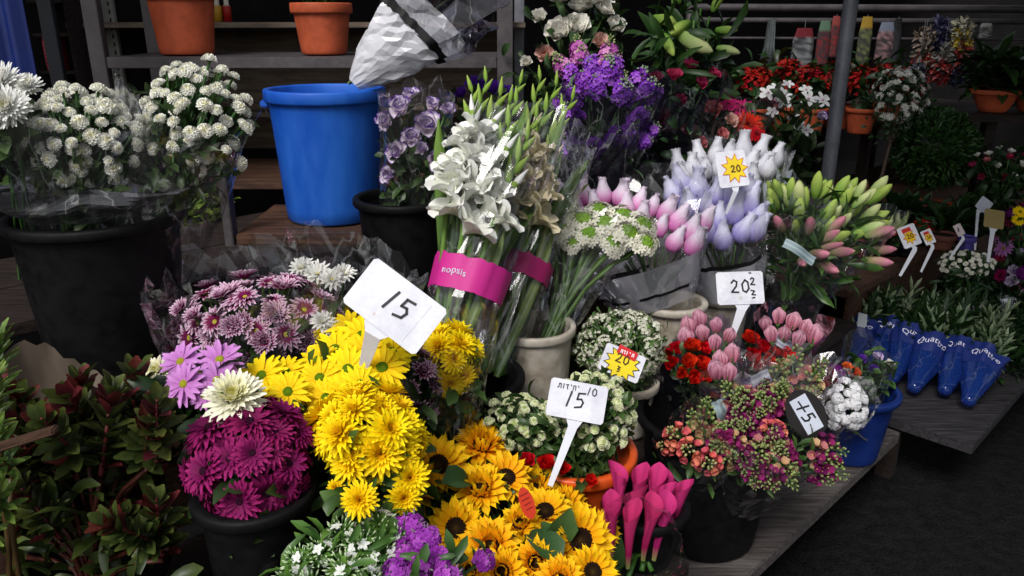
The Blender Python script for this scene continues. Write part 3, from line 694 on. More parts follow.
# light curb debris
def litter():
    for i, (s, t) in enumerate(((2.45, .12), (2.1, .0), (1.75, .1))):
        o = MB(); R = random.Random(i)
        if i == 0: o.tube([V((-.03, 0, .003)), V((0, .001, .003)), V((.03, .004, .003))], .0035, 6, c(150, 140, 150)); nm, lb, ct = 'drinking_straw', 'pale straw lying on the dark asphalt', 'straw'
        else: petal(o, .03, .014, .1, .1, 0, 0, .003, c(60, 66, 44), c(80, 84, 52)); nm, lb, ct = 'fallen_leaf', ('fallen leaf on the asphalt nearest the straw', 'fallen leaf on the asphalt below the platform corner')[i-1], 'leaf'
        tag(link(nm, o.mesh(nm, paper_m), None, ST(s, t, .002), Matrix.Rotation(R.random()*3, 4, 'Z').to_quaternion()), lb, ct)
litter()
RL = random.Random(77)
for i in range(14):
    s_, t_ = RL.uniform(1.2, 2.9), RL.uniform(-.55, .38); m = MB(); kk = RL.choice([c(90, 84, 50), c(70, 60, 44), c(120, 100, 96), c(60, 70, 44)]) 
    petal(m, RL.uniform(.012, .028), .01, .1, .15, 0, 0, .003, kk, kk)
    tag(link('fallen_leaf', m.mesh('fallen_leaf', leaf_m), None, ST(s_, t_, .001), Matrix.Rotation(RL.random()*6, 4, 'Z').to_quaternion()), 'small dry scrap of leaf or petal scattered on the dark asphalt', 'leaf', 'scraps scattered on the asphalt')
# back walls of the market, and unseen awnings added to shape the light
mb = MB(); mb.box((-6, -.012, 0), (9, .012, 3)); 
def wall(name, p, s_len, ang, h, mat, label):
    mb = MB(); mb.box((-s_len/2, -.03, 0), (s_len/2, .03, h)); o = link(name, mb.mesh(name, mat, False), None, p, Matrix.Rotation(ang, 4, 'Z').to_quaternion())
    return tag(o, label, 'wall')
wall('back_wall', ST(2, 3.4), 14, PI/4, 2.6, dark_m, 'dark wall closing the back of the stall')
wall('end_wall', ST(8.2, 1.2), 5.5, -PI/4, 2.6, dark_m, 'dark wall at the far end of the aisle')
def awning(s0, s1, t0, t1, z0, z1, label):  # sheet out of view, added overhead to block sun and sky
    mb = MB(); rows = []
    for i in range(13):
        t = t0+(t1-t0)*i/12; rows.append([ST(s0+(s1-s0)*j/30, t, z0+(z1-z0)*i/12+.03*math.sin(j*.9)*math.sin(PI*i/12)) for j in range(31)])
    mb.grid(rows, (.1, .1, .1, 1)); mb.grid([[p-V((0, 0, .004)) for p in r] for r in rows], (.1, .1, .1, 1))
    tag(link('awning', mb.mesh('awning', tarp_m)), label, 'awning', 'unseen awnings added for shade')
awning(-3, 8.3, 2.45, 3.45, 2.45, 2.75, 'unseen grey awning added to shade the back of the stall')
awning(1.3, 8.3, -3.0, 1.25, 2.3, 2.45, 'unseen grey awning added to darken the aisle beyond the stall')
awning(-3, 1.4, -3.5, -1.1, 2.9, 3.0, 'unseen grey awning added behind the viewer to limit the light')

# pole
def pole():
    b = W(826, 190, 3.0); b = V((b.x, b.y, 0)); root = thing('awning_pole', b, 'round grey metal pole holding the awning beside the potted plants', 'pole')
    mb = MB(); mb.lathe([(.026, 0), (.026, 2.28)], 20, (.5,)*4); mb.lathe([(.055, .0), (.055, .006), (.03, .008)], 20, (.5,)*4)
    link('post', mb.mesh('post', metal_m), root)
pole()

# ================================================================== rack, shelves and clutter on the left
def bar(mb, a, b, w_, h_):
    d = (b-a); L = d.length; q = d.normalized().to_track_quat('X', 'Z').to_matrix().to_4x4(); M = Matrix.Translation(a) @ q
    mb.box((0, -w_/2, -h_/2), (L, w_/2, h_/2), M=M)
def rack():
    o = V((W(95, 60, 2.55).x, W(95, 60, 2.55).y, 0)); root = thing('shelf_rack', o, 'grey steel shelf rack carrying the terracotta pots', 'rack')
    zs = W(100, 57, 2.5).z; y0 = W(100, 57, 2.5).y; xl = W(97, 57, 2.5).x; xr = W(505, 62, 2.5).x
    for x, y in ((xl, y0), (xr, y0), (xl, y0+.42), (xr, y0+.42)):
        m = MB(); m.box((x-.025, y, 0), (x+.025, y+.03, 2.2)); link('post', shift(m, o).mesh('post', rack_m, bevel=.002), root)
    for z, mt in ((zs, rack_m), (.62+.25, brown_m)):
        m = MB(); m.box((xl+.027, y0+.002, z-.035), (xr-.027, y0+.42, z)); link('shelf', shift(m, o).mesh('shelf', mt, bevel=.002), root)
    return zs, y0
zs, ry0 = rack()
def shelf2():
    o = V((-1.0, 3.15, 0)); root = thing('back_shelf', o, 'pale shelf board behind the steel rack', 'shelf')
    z = W(200, 22, 3.25).z
    for z_, mt in ((z, beige_m), (z-.33, beige_m)):
        m = MB(); m.box((-.72, -.06, z_-.02), (1.05, .25, z_)); link('board', m.mesh('board', mt, bevel=.002), root)
    for x in (-.70, 1.03):
        m = MB(); m.box((x-.02, .252, 0), (x+.02, .29, 1.9)); link('upright', m.mesh('upright', metal_m, bevel=.002), root)
    m = MB(); m.box((-.68, .253, .85), (1.0, .26, z-.03)); link('back_panel', m.mesh('back_panel', beige_m), root)
    return z
z2 = shelf2()
# perforated pale upright and posts on the left
for i, (px, d, wd, col, lb) in enumerate(((112, 3.05, .055, c(150, 150, 140), 'pale perforated upright behind the steel rack'), (78, 3.0, .016, c(120, 112, 100), 'thin pale strip left of the steel rack post'), (52, 2.75, .05, c(40, 42, 50), 'dark vertical post beside the pink boxes'))):
    p = W(px, 40, d); m = MB(); m.box((-wd/2, -.012, 0), (wd/2, .012, 2.1), col); root = thing('upright_post', V((p.x, p.y, 0)), lb, 'post'); link('post', m.mesh('post', generic_m, bevel=.002), root)
    if i == 0:
        for k in range(34):
            mm = MB(); mm.box((wd*.18, -.0135, .8+k*.03), (wd*.18+.006, -.0121, .815+k*.03), c(20, 20, 20)); 
            if k == 0: hm = mm
            else: hm.box((wd*.18, -.0135, .8+k*.03), (wd*.18+.006, -.0121, .815+k*.03), c(20, 20, 20))
        link('slots', hm.mesh('slots', generic_m), root)
# blue curtain at far left
p = W(-8, 40, 2.0); mb = MB()
rows = [[V((-.09+.18*j/16 + 0, .012*math.sin(j*1.3), z)) for j in range(17)] for z in (1.2, 1.4, 1.7, 2.2)]
mb.grid(rows, c(14, 34, 96)); mb.grid([[q+V((0, .004, 0)) for q in r] for r in rows], c(14, 34, 96))
tag(link('curtain', mb.mesh('curtain', generic_m), None, V((p.x, p.y, 0))), 'dark blue curtain hanging at the left edge', 'curtain')
def packet(px, py, d, wpx, hpx, zb, cols, label, dd=.06):
    p = W(px, py, d); k = d/F; wd, h = wpx*k, hpx*k; root = thing('box', V((p.x, p.y, p.z-h/2)), label, 'box')
    m = MB(); m.box((-wd/2, 0, 0), (wd/2, dd, h), cols[0]); link('carton', m.mesh('carton', paper_m, bevel=.002), root)
    m = MB(); m.box((-wd*.4, -.0015, h*.12), (wd*.4, -.0004, h*.8), cols[1])
    for i in range(5): m.box((-wd*.3, -.0026, h*(.2+.1*i)), (wd*(.05+.05*i), -.0016, h*(.23+.1*i)), cols[2])
    link('printed_panel', m.mesh('printed_panel', paper_m), root)
pk = thing('goods_shelf', V((W(45, 70, 2.95).x, W(45, 70, 2.95).y, 0)), 'narrow dark shelf with pink and red boxes at the left', 'shelf')
for yy in (0, 71, 33):
    z = W(45, yy, 2.9).z; m = MB(); m.box((-.12, -.05, z-.012), (.14, .16, z)); link('board', m.mesh('board', dkwood_m, bevel=.002), pk)
for x in (-.125, .145):
    m = MB(); m.box((x-.008, -.05, 0), (x+.008, .16, 1.7)); link('side', m.mesh('side', dkwood_m), pk)
packet(46, 52, 2.9, 26, 36, 0, (c(170, 44, 60), c(196, 74, 84), c(100, 14, 30)), 'pink box on the left goods shelf')
packet(40, 16, 2.9, 18, 30, 0, (c(110, 50, 100), c(150, 60, 50), c(60, 130, 50)), 'purple and green box above the pink box')
for i, (px, wd, cc) in enumerate(((128, 14, c(150, 24, 30)), (139, 12, c(190, 180, 160)), (218, 10, c(200, 150, 40)), (228, 8, c(176, 30, 24)))):
    pp = W(px, 20, 3.2); m = MB(); rr = wd*3.2/F/2
    m.lathe([(.001, 0), (rr, 0), (rr, .060), (rr*.6, .068), (rr*.6, .095), (.001, .096)], 16, [cc, cc, cc, c(220, 210, 190), c(220, 210, 190), c(220, 210, 190)])
    tag(link('jar', m.mesh('jar', generic_m), None, V((pp.x, pp.y, z2))), ('red jar on the pale shelf beside the upright', 'cream jar on the pale shelf beside the red jar', 'yellow jar on the pale shelf right of the first pot', 'small red jar next to the yellow jar')[i], 'jar', 'jars on the pale shelf')
packet(150, 36, 3.3, 60, 20, 0, (c(120, 96, 74), c(110, 88, 66), c(90, 70, 52)), 'brown carton under the pale shelf, left')
packet(265, 44, 3.3, 90, 24, 0, (c(110, 86, 66), c(100, 78, 60), c(84, 66, 50)), 'long brown carton under the pale shelf, right')
# terracotta pots on rack
p1 = W(190, 0, 2.64); bucket('terracotta_pot', 'large orange terracotta pot, empty, on the steel rack', 'pot', V((p1.x, ry0+.13, zs+.21)), .107, zs+.001, terra_m, 'terracotta pots on the rack', .8, .006, soil=True, rimh=.03)
p2 = W(326, 12, 2.64); bucket('terracotta_pot', 'smaller terracotta pot holding a green plant on the rack', 'pot', V((p2.x, ry0+.13, zs+.165)), .095, zs+.001, terra_m, 'terracotta pots on the rack', .78, .006, soil=True, rimh=.03)
def potplant(name, label, cat, base, n, L, wd, c0, c1, spread, h=0, group=None, el=(.6, 1.4)):
    R = random.Random(int(base.x*100)+n); m = MB()
    for i in range(n):
        b = V((R.uniform(-1, 1)*spread, R.uniform(-1, 1)*spread, R.uniform(0, h))); M = Matrix.Translation(b)
        petal(m, L*R.uniform(.5, 1.1), wd*R.uniform(.7, 1.2), R.uniform(*el), R.uniform(-.9, -.1), R.random()*6.28, .003, 0, c0, mixc(c1, c0, R.random()*.6), .25, .5, .1, seg=4, M=M)
    root = thing(name, base, label, cat, group); link('leaves', m.mesh('leaves', leaf_m), root)
    ms = MB()
    for i in range(5): a = R.random()*6.28; ms.tube([V((0, 0, -.01)), V((math.cos(a)*spread*.6, math.sin(a)*spread*.6, h*.7+.02))], [.004, .002], 5, c0)
    link('stems', ms.mesh('stems', leaf_m), root); return root
potplant('potted_plant', 'green leafy plant growing in the smaller terracotta pot', 'plant', V((p2.x, ry0+.13, zs+.143)), 60, .13, .02, GR0, GR1, .05, .03)
potplant('shrub', 'small yellow green shrub behind the tall black bucket', 'plant', V((W(205, 232, 2.35).x, W(205, 232, 2.35).y, .62)), 500, .035, .018, c(70, 90, 30), c(130, 150, 60), .085, .26, el=(-.4, 1.4))

# wooden stand with blue bucket
bb = W(325, 88, 2.1); zst = W(323, 224, 2.02).z-.03
def stand():
    o = V((bb.x, bb.y, 0)); root = thing('wooden_stand', o, 'brown wooden stand under the bright blue bucket', 'stand')
    m = MB(); m.box((-.22, -.19, zst-.03), (.2, .16, zst)); link('top', m.mesh('top', brown_m, bevel=.003), root)
    m = MB(); m.box((-.245, -.2, 0), (-.222, -.16, zst+.22)); link('upright', m.mesh('upright', rack_m, bevel=.002), root)
    for x, y in ((-.2, .14), (.18, .14), (.18, -.17), (-.2, -.15)):
        m = MB(); m.box((x-.015, y-.015, .625 if False else 0), (x+.015, y+.015, zst-.032)); link('leg', m.mesh('leg', rack_m, bevel=.002), root)
stand()
bucket('bucket', 'bright blue plastic bucket with a rolled rim on the wooden stand', 'bucket', bb, .152, zst+.001, blue_m, taper=.84, lip=.01, lug=PI, rimh=.03)
# tall black bucket with mums
k1 = W(95, 212, 1.45); bucket('bucket', 'tall black tub under the white button mums', 'bucket', k1, .145, .621, black_m, 'black flower buckets', .76)
k3 = W(403, 196, 1.95); bucket('bucket', 'black bucket holding the purple edged lisianthus', 'bucket', k3, .113, .621, black_m, 'black flower buckets', .8)
# ------------------------------------------------------------------ flowers at the left top
G0, G1 = c(38, 60, 30), c(72, 96, 46)
bouquet('flower_bunch', 'bunch of small white button mums in grey film above the black tub', 'flowers', 'bunches of white button mums', k1+V((-.06, .0, -.18)),
        dome(84, 138, 60, 50, 1.42, 100, .1, key='button', sc=.0148, scv=.25, upb=.5), (340, .05, .014, G0, G1, .6, .9, .02), sleeve=dict(extra=-.03, r0=.05, corner=.05, fold=.14))
bouquet('flower_bunch', 'bunch of small white button mums standing right of the other, against the rack', 'flowers', 'bunches of white button mums', k1+V((.06, .03, -.18)),
        dome(198, 125, 54, 64, 1.5, 104, .1, key='button', sc=.0145, scv=.2, upb=.6), (340, .05, .014, G0, G1, .6, .9, .02), sleeve=dict(extra=-.1, r0=.05, corner=.08, fold=.1))
bouquet('flower_bunch', 'large shaggy white mums at the left edge of the picture', 'flowers', None, k1+V((-.13, -.02, -.12)),
        heads_px([(2, 84, 1.3, 22, -.2, .3), (8, 108, 1.27, 22, .1, -.1), (-18, 100, 1.3, 26, -.3, .1), (28, 86, 1.38, 14, .3, .5)], 'white_mum'), (50, .05, .02, G0, G1, .6, .9, .02))
# grey paper folded over the tub rim
mb = MB(); f = sleeve_surf(V((0, 0, 0)), V((0, 0, 1)), .055, .12, .185, .9, .22, 3.3, .25)
mb.grid([[f(a*2*PI/60, i/10) for a in range(61)] for i in range(11)], c(120, 120, 124))
tag(link('wrapping_sheet', mb.mesh('wrapping_sheet', film_mat('smoky_film', (.75, .75, .77, 1), .4, (.1, .1, .11, 1), .3, .6), False), None, k1+V((.01, 0, .006))), 'smoky plastic sheet folded over the rim of the black tub', 'wrapping')
# bouquet in white and black wrapper lying over the blue bucket
b0 = W(354, 84, 2.02)
ax0 = (W(452, -12, 2.0)-b0).normalized()
hd = heads_px([(440, -28, 2.0, 20, .3, .9), (470, -20, 2.05, 20, .3, .9), (410, -34, 2.0, 18, 0, 1)], 'dark_rose')
wcol = lambda t: c(14, 14, 16) if .60 < t < .66 else c(196, 196, 204)
bouquet('wrapped_bouquet', 'bouquet in a white wrapper with a black band leaning on the blue bucket', 'flowers', None, b0, hd, None, (.004, c(96, 120, 70)),
        [dict(L=.34, r0=.018, r1=.155, pw=.85, fold=.24, pleat=.1, flat=.7, seed=2.2, mat=pearl_film, t0=0, t1=.585, name='wrapper', na=30, ntt=12),
         dict(L=.34, r0=.018, r1=.155, pw=.85, fold=.24, pleat=.1, flat=.7, seed=2.2, mat=paper_m, col=c(12, 12, 14), t0=.58, t1=.64, name='black_band', na=60, ntt=3, off=.001),
         dict(L=.34, r0=.018, r1=.155, pw=.85, fold=.24, pleat=.1, flat=.7, seed=2.2, mat=milky_film, t0=.635, t1=.8, name='clear_window', na=30, ntt=4),
         dict(L=.34, r0=.018, r1=.155, pw=.85, fold=.24, pleat=.1, flat=.7, seed=2.2, mat=dark_film, t0=.8, t1=1.15, name='clear_edge', na=30, ntt=6)], ax=ax0)
# lisianthus
bouquet('flower_bunch', 'white lisianthus with purple petal edges in the black bucket beside the blue one', 'flowers', None, k3+V((.0, 0, -.22)),
        heads_px([(402, 112, 1.88, 18, -.2, .4), (427, 128, 1.84, 19, .1, .1), (388, 123, 1.9, 14, -.5, 0), (398, 153, 1.84, 15, -.3, -.2), (412, 141, 1.86, 15, 0, .3), (437, 162, 1.83, 16, .3, -.2), (390, 176, 1.86, 12, -.4, -.3), (411, 98, 1.9, 12, 0, .8), (446, 112, 1.88, 11, .4, .2), (432, 108, 1.9, 12, .3, .5), (421, 150, 1.85, 11, 0, 0)], 'lisianthus'),
        (150, .05, .022, c(36, 62, 32), c(74, 104, 54), .45, .95, .03), sleeve=dict(extra=.03, r0=.06, r1=.085, corner=.03, pw=.6))
bouquet('flower_bunch', 'violet lisianthus behind the gladioli', 'flowers', None, W(478, 200, 2.25)-V((0, 0, .1)),
        heads_px([(476, 88, 2.2, 13, -.2, .5), (492, 92, 2.2, 12, .1, .4), (505, 96, 2.22, 11, .3, .4), (462, 96, 2.25, 9, -.4, .5)], 'violet_lisianthus'), (80, .05, .022, G0, G1, .5, 1.0, .04))

# ------------------------------------------------------------------ gladioli
def gladspike(root, base, p0, p1, seed, white, nf, bloom, size):
    """spike from p0 (lowest floret) to p1 (tip)"""
    R = random.Random(seed); a = MB(); d = (p1-p0); L = d.length; dn = d.normalized()
    a.tube([base, base*.5+p0*.5+V((0, 0, 0)), p0, p0+d*.5, p1], [.006, .006, .0055, .004, .0015], 6, c(96, 130, 56))
    side = dn.cross(V((0, 1, .3))).normalized()
    toc = -FW - dn*(-FW).dot(dn); toc.normalize()
    for i in range(nf):
        t = i/(nf-1); p = p0 + d*t; sgn = 1 if i % 2 else -1
        od = (toc*.75 + side*sgn*.65 + dn*(.55+.6*t)).normalized()
        if t < bloom:
            s = size*(1-.45*t)*R.uniform(.9, 1.1); M = frame(p+od*.008, od, R.random()*6)
            for k in range(6):
                petal(a, s, s*.8, 1.2 if k % 2 else 1.05, -.75-R.uniform(0, .5), k*PI/3, s*.06, 0, mixc(white, c(206, 214, 130), .25), white, .3, .25, .6, seg=7, wave=.045, nc=7, M=M)
            a.lathe([(.003, -.01), (s*.12, .02), (s*.16, s*.3)], 8, mixc(white, c(170, 190, 100), .5), M=M)
            a.tube([p+od*.01, p+od*(.01+s*.45)], .0015, 4, c(226, 224, 170))
        else:
            s = size*(1.1-.6*t); M = frame(p, (dn*1.6+side*sgn*.5+toc*.25).normalized())
            a.lathe([(s*.06, 0), (s*.17, s*.3), (s*.15, s*.75), (.001, s*1.35)], 8, [c(110, 140, 50), c(126, 156, 60), c(140, 168, 70), c(170, 190, 96)], M=M)
            if t < bloom+.15: a.lathe([(s*.1, s*.6), (s*.14, s*1.1), (.001, s*1.75)], 7, white, M=M)
    for k in range(2):
        q = base*.5+p0*.5; M = frame(q, (dn+V((R.uniform(-.15, .15), R.uniform(-.15, .15), 0))).normalized(), R.random()*6)
        petal(a, L*R.uniform(.9, 1.5), .03, 1.45, .0, 0, .005, 0, c(60, 92, 36), c(106, 136, 56), .5, .7, .1, seg=6, M=M)
    link('flower_spike', a.mesh('flower_spike', petal_m), root)
def glads(label, base, spikes, white, sl, aim, group='sleeved gladioli'):
    root = thing('gladiolus_bunch', base, label, 'flowers', group)
    hs = []
    for i, (a, b, bloom, nf, size) in enumerate(spikes):
        p0, p1 = W(*a), W(*b); gladspike(root, V(((i-2)*.008, .004*i, 0)), p0-base, p1-base, i+3, white, nf, bloom, size); hs += [(p0, V((0, 0, 1)), .02, ''), (p1, V((0, 0, 1)), .02, '')]
    # long stems and leaves inside
    R = random.Random(5); m = MB(); cen = sum((h[0] for h in hs), V((0, 0, 0)))/len(hs)-base; axn = (W(*aim)-base).normalized()
    for i in range(22):
        M = frame(V((R.uniform(-.03, .03), R.uniform(-.03, .03), 0)), (axn+V((R.uniform(-.1, .1), R.uniform(-.1, .1), R.uniform(-.05, .05)))).normalized(), R.random()*6)
        petal(m, R.uniform(.28, .42), .022, 1.5, .0, 0, .0, 0, c(64, 96, 34), mixc(c(120, 150, 60), c(170, 160, 90), R.random()*.4), .5, .7, .12, seg=6, M=M)
    link('foliage', m.mesh('foliage', leaf_m), root)
    for s_ in sl: add_sleeve(root, base, axn, hs, **s_)
PINK = c(204, 40, 140)
gb = W(438, 385, 1.62)
common = dict(L=.62, r0=.065, r1=.105, pw=.8, fold=.07, seed=1.1, corner=.04)
glads('front gladiolus bunch with big white florets and a broad pink band', gb,
      [((446, 214, 1.62), (500, 96, 1.76), .6, 10, .070), ((462, 236, 1.6), (472, 92, 1.78), .6, 10, .068), ((478, 215, 1.63), (516, 104, 1.77), .35, 10, .065), ((456, 190, 1.66), (486, 82, 1.8), .5, 10, .061), ((492, 224, 1.62), (536, 118, 1.78), .12, 10, .060), ((468, 180, 1.68), (520, 84, 1.82), .2, 10, .056)],
      c(240, 240, 236), [common, dict(common, t0=.31, t1=.425, mat=paper_m, col=PINK, name='printed_band', off=.0015, a0=0, a1=2*PI, na=64, text=('nopsis', .021, .368, -.45, 1))], (528, 90, 1.76))
gb2 = W(492, 372, 1.76)
common2 = dict(L=.62, r0=.05, r1=.085, pw=.8, fold=.07, seed=4.1, corner=.04)
glads('rear gladiolus bunch with fading cream florets and a darker pink band', gb2,
      [((505, 215, 1.78), (556, 86, 1.93), .45, 10, .062), ((520, 200, 1.8), (572, 100, 1.95), .4, 10, .06), ((512, 190, 1.82), (540, 80, 1.96), .35, 10, .06), ((530, 225, 1.78), (562, 110, 1.92), .35, 10, .06)],
      c(216, 204, 176), [common2, dict(common2, t0=.36, t1=.44, mat=paper_m, col=c(160, 24, 96), name='printed_band', off=.0015)], (575, 100, 1.95))
bucket('bucket', 'black bucket hidden behind the large price sign, holding the gladioli', 'bucket', V((gb.x+.04, gb.y+.06, .66)), .13, .421, black_m, 'black flower buckets', .8)
bucket('bucket', 'black bucket between the gladioli and the cream bucket', 'bucket', W(470, 300, 2.02)+V((.12, .12, 0)), .1, .421, black_m, 'black flower buckets', .8)

# ------------------------------------------------------------------ upper middle bouquets
bouquet('flower_bunch', 'dense bunch of purple stock behind the gladioli', 'flowers', None, ST(1.75, 1.5, .65),
        dome(606, 120, 44, 48, 2.3, 34, .1, jit=.3, key='stock', sc=.068, upb=.7, keep=-.1) , (200, .06, .014, c(70, 92, 62), c(110, 130, 96), .6, .95, .05), sleeve=dict(extra=-.02, r0=.05, mat=dark_film))
bouquet('flower_bunch', 'small bunch of pale pink stock on top of the purple one', 'flowers', None, ST(1.8, 1.55, .65),
        dome(590, 74, 28, 14, 2.36, 10, .05, key='stock_pink', sc=.07, upb=.9), (60, .05, .014, G0, G1, .7, 1, .04))
bucket('bucket', 'black bucket under the purple stock', 'bucket', ST(1.77, 1.52, .84), .12, .621, black_m, 'black flower buckets', .8)
bouquet('flower_bunch', 'white roses and lisianthus on the dark back shelf', 'flowers', None, ST(2.05, 1.8, .86),
        heads_px([(560, 36, 2.55, 20, -.2, .1), (576, 30, 2.55, 18, .2, .1), (560, 2, 2.6, 24, -.2, .5), (592, 4, 2.6, 21, .1, .5), (540, 20, 2.62, 12, -.3, .4), (604, 14, 2.6, 16, .3, .4), (580, 12, 2.6, 16, 0, .6), (545, 55, 2.55, 12, -.2, -.2, 'blush_rose'), (527, 64, 2.55, 9, -.3, 0), (614, 28, 2.6, 14, .4, .2), (600, 44, 2.58, 12, .2, 0, 'blush_rose')], 'white_rose'),
        (210, .06, .026, c(34, 56, 30), c(76, 104, 54), .3, 1.05, .09))
bucket('bucket', 'black bucket on the back shelf under the white roses', 'bucket', ST(2.05, 1.8, 1.0), .1, .821, black_m, 'black flower buckets', .8)
def lilyh(lst):
    return [(W(x, y, d), (RT*a + UP*b - FW*f_).normalized(), L*d/F, k) for x, y, d, L, a, b, f_, k in lst]
bouquet('flower_bunch', 'large green lily buds high above the pink roses', 'flowers', None, ST(2.35, 1.5, .65),
        lilyh([(676, 32, 2.5, 42, 1, -.75, .3, 'lily_pale'), (652, 18, 2.55, 30, 1, -.3, .4, 'lily_green'), (690, 22, 2.5, 30, -.8, -.5, .4, 'lily_green'), (700, 2, 2.6, 30, -.2, 1, .3, 'lily_pale'), (712, 12, 2.6, 24, .5, 1, .3, 'lily_green'), (664, 34, 2.5, 28, .3, -1, .4, 'lily_green'), (680, 4, 2.6, 24, -.6, 1, .2, 'lily_green'), (715, 30, 2.6, 22, .9, -.1, .3, 'lily_green'), (716, 48, 2.55, 24, 1, -.2, .3, 'lily_pale'), (668, -2, 2.6, 24, -.9, .3, .2, 'lily_green')]),
        (200, .12, .026, c(30, 56, 24), c(66, 98, 42), .5, 1.0, .060), (.004, c(80, 116, 50)))
bouquet('flower_bunch', 'deep pink spray roses in dark film under the lily buds', 'flowers', None, ST(2.2, 1.5, .68),
        heads_px([(655, 82, 2.5, 12, -.3, .3), (673, 79, 2.48, 12, 0, .4), (648, 92, 2.5, 9, -.3, 0), (700, 85, 2.5, 10, .3, .2), (680, 102, 2.46, 9, 0, 0), (712, 76, 2.5, 9, .4, .4), (660, 118, 2.45, 12, -.1, 0), (668, 128, 2.44, 12, 0, -.1), (655, 128, 2.46, 10, -.2, 0), (690, 68, 2.55, 10, .2, .6)], 'pink_rose'),
        (220, .045, .022, c(34, 60, 34), c(72, 104, 58), .55, 1.02, .060), sleeve=dict(extra=.0, r0=.04, mat=dark_film, fold=.15))
bouquet('flower_bunch', 'salmon roses beside the red gerberas', 'flowers', None, ST(2.3, 1.42, .68),
        heads_px([(712, 112, 2.5, 14, -.1, .3), (690, 133, 2.45, 12, -.2, 0), (730, 122, 2.46, 10, .1, 0, 'blush_rose'), (700, 144, 2.44, 10, 0, -.1), (720, 136, 2.45, 10, .2, -.1)], 'salmon_rose'), (60, .05, .024, G0, G1, .5, .95, .04), sleeve=dict(extra=.03, r0=.03))
bouquet('flower_bunch', 'red and magenta gerberas in front of the orchids', 'flowers', None, ST(2.42, 1.42, .68),
        heads_px([(748, 124, 2.5, 15, .1, .2), (742, 108, 2.55, 13, 0, .6, 'pink_gerbera'), (757, 134, 2.48, 10, .3, .2), (728, 104, 2.56, 9, -.2, .5, 'pink_gerbera')], 'gerbera'), (50, .05, .024, G0, G1, .5, .95, .04), sleeve=dict(extra=.07, r0=.03, corner=.12))
bucket('bucket', 'black bucket under the pink roses and gerberas', 'bucket', ST(2.3, 1.5, .84), .12, .621, black_m, 'black flower buckets', .8)

# ------------------------------------------------------------------ sleeved buds
def net_heads(lst, key, d, s=13):
    out = []; R = random.Random(len(lst))
    for x, y, a in lst:
        n = (UP*1 + RT*(a+R.uniform(-.2, .2)) + V((0, 0, .1)) - FW*R.uniform(.1, .6)).normalized(); out.append((W(x, y+s*.5, d + (180-y)*.0012), n, s*d/F*(1.05 if key == 'net_blush' else 1.38)*R.uniform(.85, 1.12), key))
    return out
def striped(t): return c(16, 16, 20) if .5 < t < .56 or .2 < t < .23 else c(190, 190, 200)
w2 = W(672, 300, 2.1)
bouquet('flower_bunch', 'white buds each in a white net sleeve, uppermost under the star price sign', 'flowers', 'bunches of net sleeved buds', ST(2.1, 1.12, .5),
        net_heads([(680, 168, -.2), (693, 172, -.1), (706, 170, 0), (719, 168, 0), (732, 172, .1), (746, 168, .1), (758, 166, .2), (772, 160, .3), (700, 158, -.1), (714, 156, 0), (728, 154, 0), (742, 152, .1), (756, 152, .2), (766, 170, .3), (686, 182, -.2), (750, 182, .2)], 'net_white', 2.38, 15),
        None, sleeve=dict(extra=.0, r0=.04, corner=.03))
bouquet('flower_bunch', 'lilac blue buds in white net sleeves below the white ones', 'flowers', 'bunches of net sleeved buds', ST(1.98, 1.05, .5),
        net_heads([(677, 195, -.5), (690, 208, -.2), (704, 206, .1), (716, 222, .2), (730, 214, .2), (742, 206, .3), (752, 216, .5), (708, 232, -.2), (722, 240, .1), (738, 232, .4), (750, 230, .6), (698, 192, 0), (714, 196, 0), (728, 198, .2), (744, 196, .3), (684, 184, -.3)], 'net_lilac', 2.25, 17),
        None, sleeve=[dict(extra=-.01, r0=.05, corner=.03), dict(extra=-.01, r0=.05, corner=.03, mat=milky_film, pleat=.05, t0=.3, t1=.55, name='printed_band', off=.002), dict(extra=-.01, r0=.05, corner=.03, mat=paper_m, t0=.55, t1=.58, a0=.6, a1=5.4, col=c(14, 14, 18), name='black_stripe', off=.003)])
bouquet('flower_bunch', 'bright pink buds in white net sleeves behind the green starry flowers', 'flowers', 'bunches of net sleeved buds', W(665, 318, 2.15)+V((0, 0, -.06)),
        net_heads([(552, 206, -.5), (568, 196, -.4), (586, 196, -.1), (604, 196, 0), (620, 198, .1), (635, 204, .2), (648, 208, .4), (662, 212, .5), (658, 228, .4), (672, 222, .5), (686, 232, .5), (670, 242, .5), (690, 246, .6), (640, 220, .2), (626, 212, .1), (596, 208, -.1), (578, 208, -.2), (700, 224, .4)], 'net_pink', 2.12, 15),
        None, sleeve=[dict(extra=-.02, r0=.05, corner=.05), dict(extra=-.02, r0=.05, corner=.05, mat=milky_film, pleat=.05, t0=.3, t1=.6, name='printed_band', off=.002), dict(extra=-.02, r0=.05, corner=.05, mat=paper_m, t0=.6, t1=.63, a0=.2, a1=4.4, col=c(14, 14, 18), name='black_stripe', off=.003), dict(extra=-.02, r0=.05, corner=.05, mat=paper_m, t0=.4, t1=.42, a0=1.2, a1=5.4, col=c(14, 14, 18), name='black_stripe', off=.003)])
bucket('bucket', 'cream bucket at the back under the pink net sleeved buds', 'bucket', w2, .084, .421, white_m, 'cream buckets', .82, soil=False)
bucket('bucket', 'cream bucket standing right behind, under the lilac sleeved buds', 'bucket', W(722, 292, 2.3), .08, .421, white_m, 'cream buckets', .82)
bucket('bucket', 'large cream bucket left of the waxflower, with the green starry flowers', 'bucket', W(534, 324, 1.85), .092, .421, white_m, 'cream buckets', .84, lip=.008)
w3 = W(628, 380, 1.88); bucket('bucket', 'small cream bucket under the waxflower and yellow star sign', 'bucket', w3, .068, .421, white_m, 'cream buckets', .84, lip=.008)
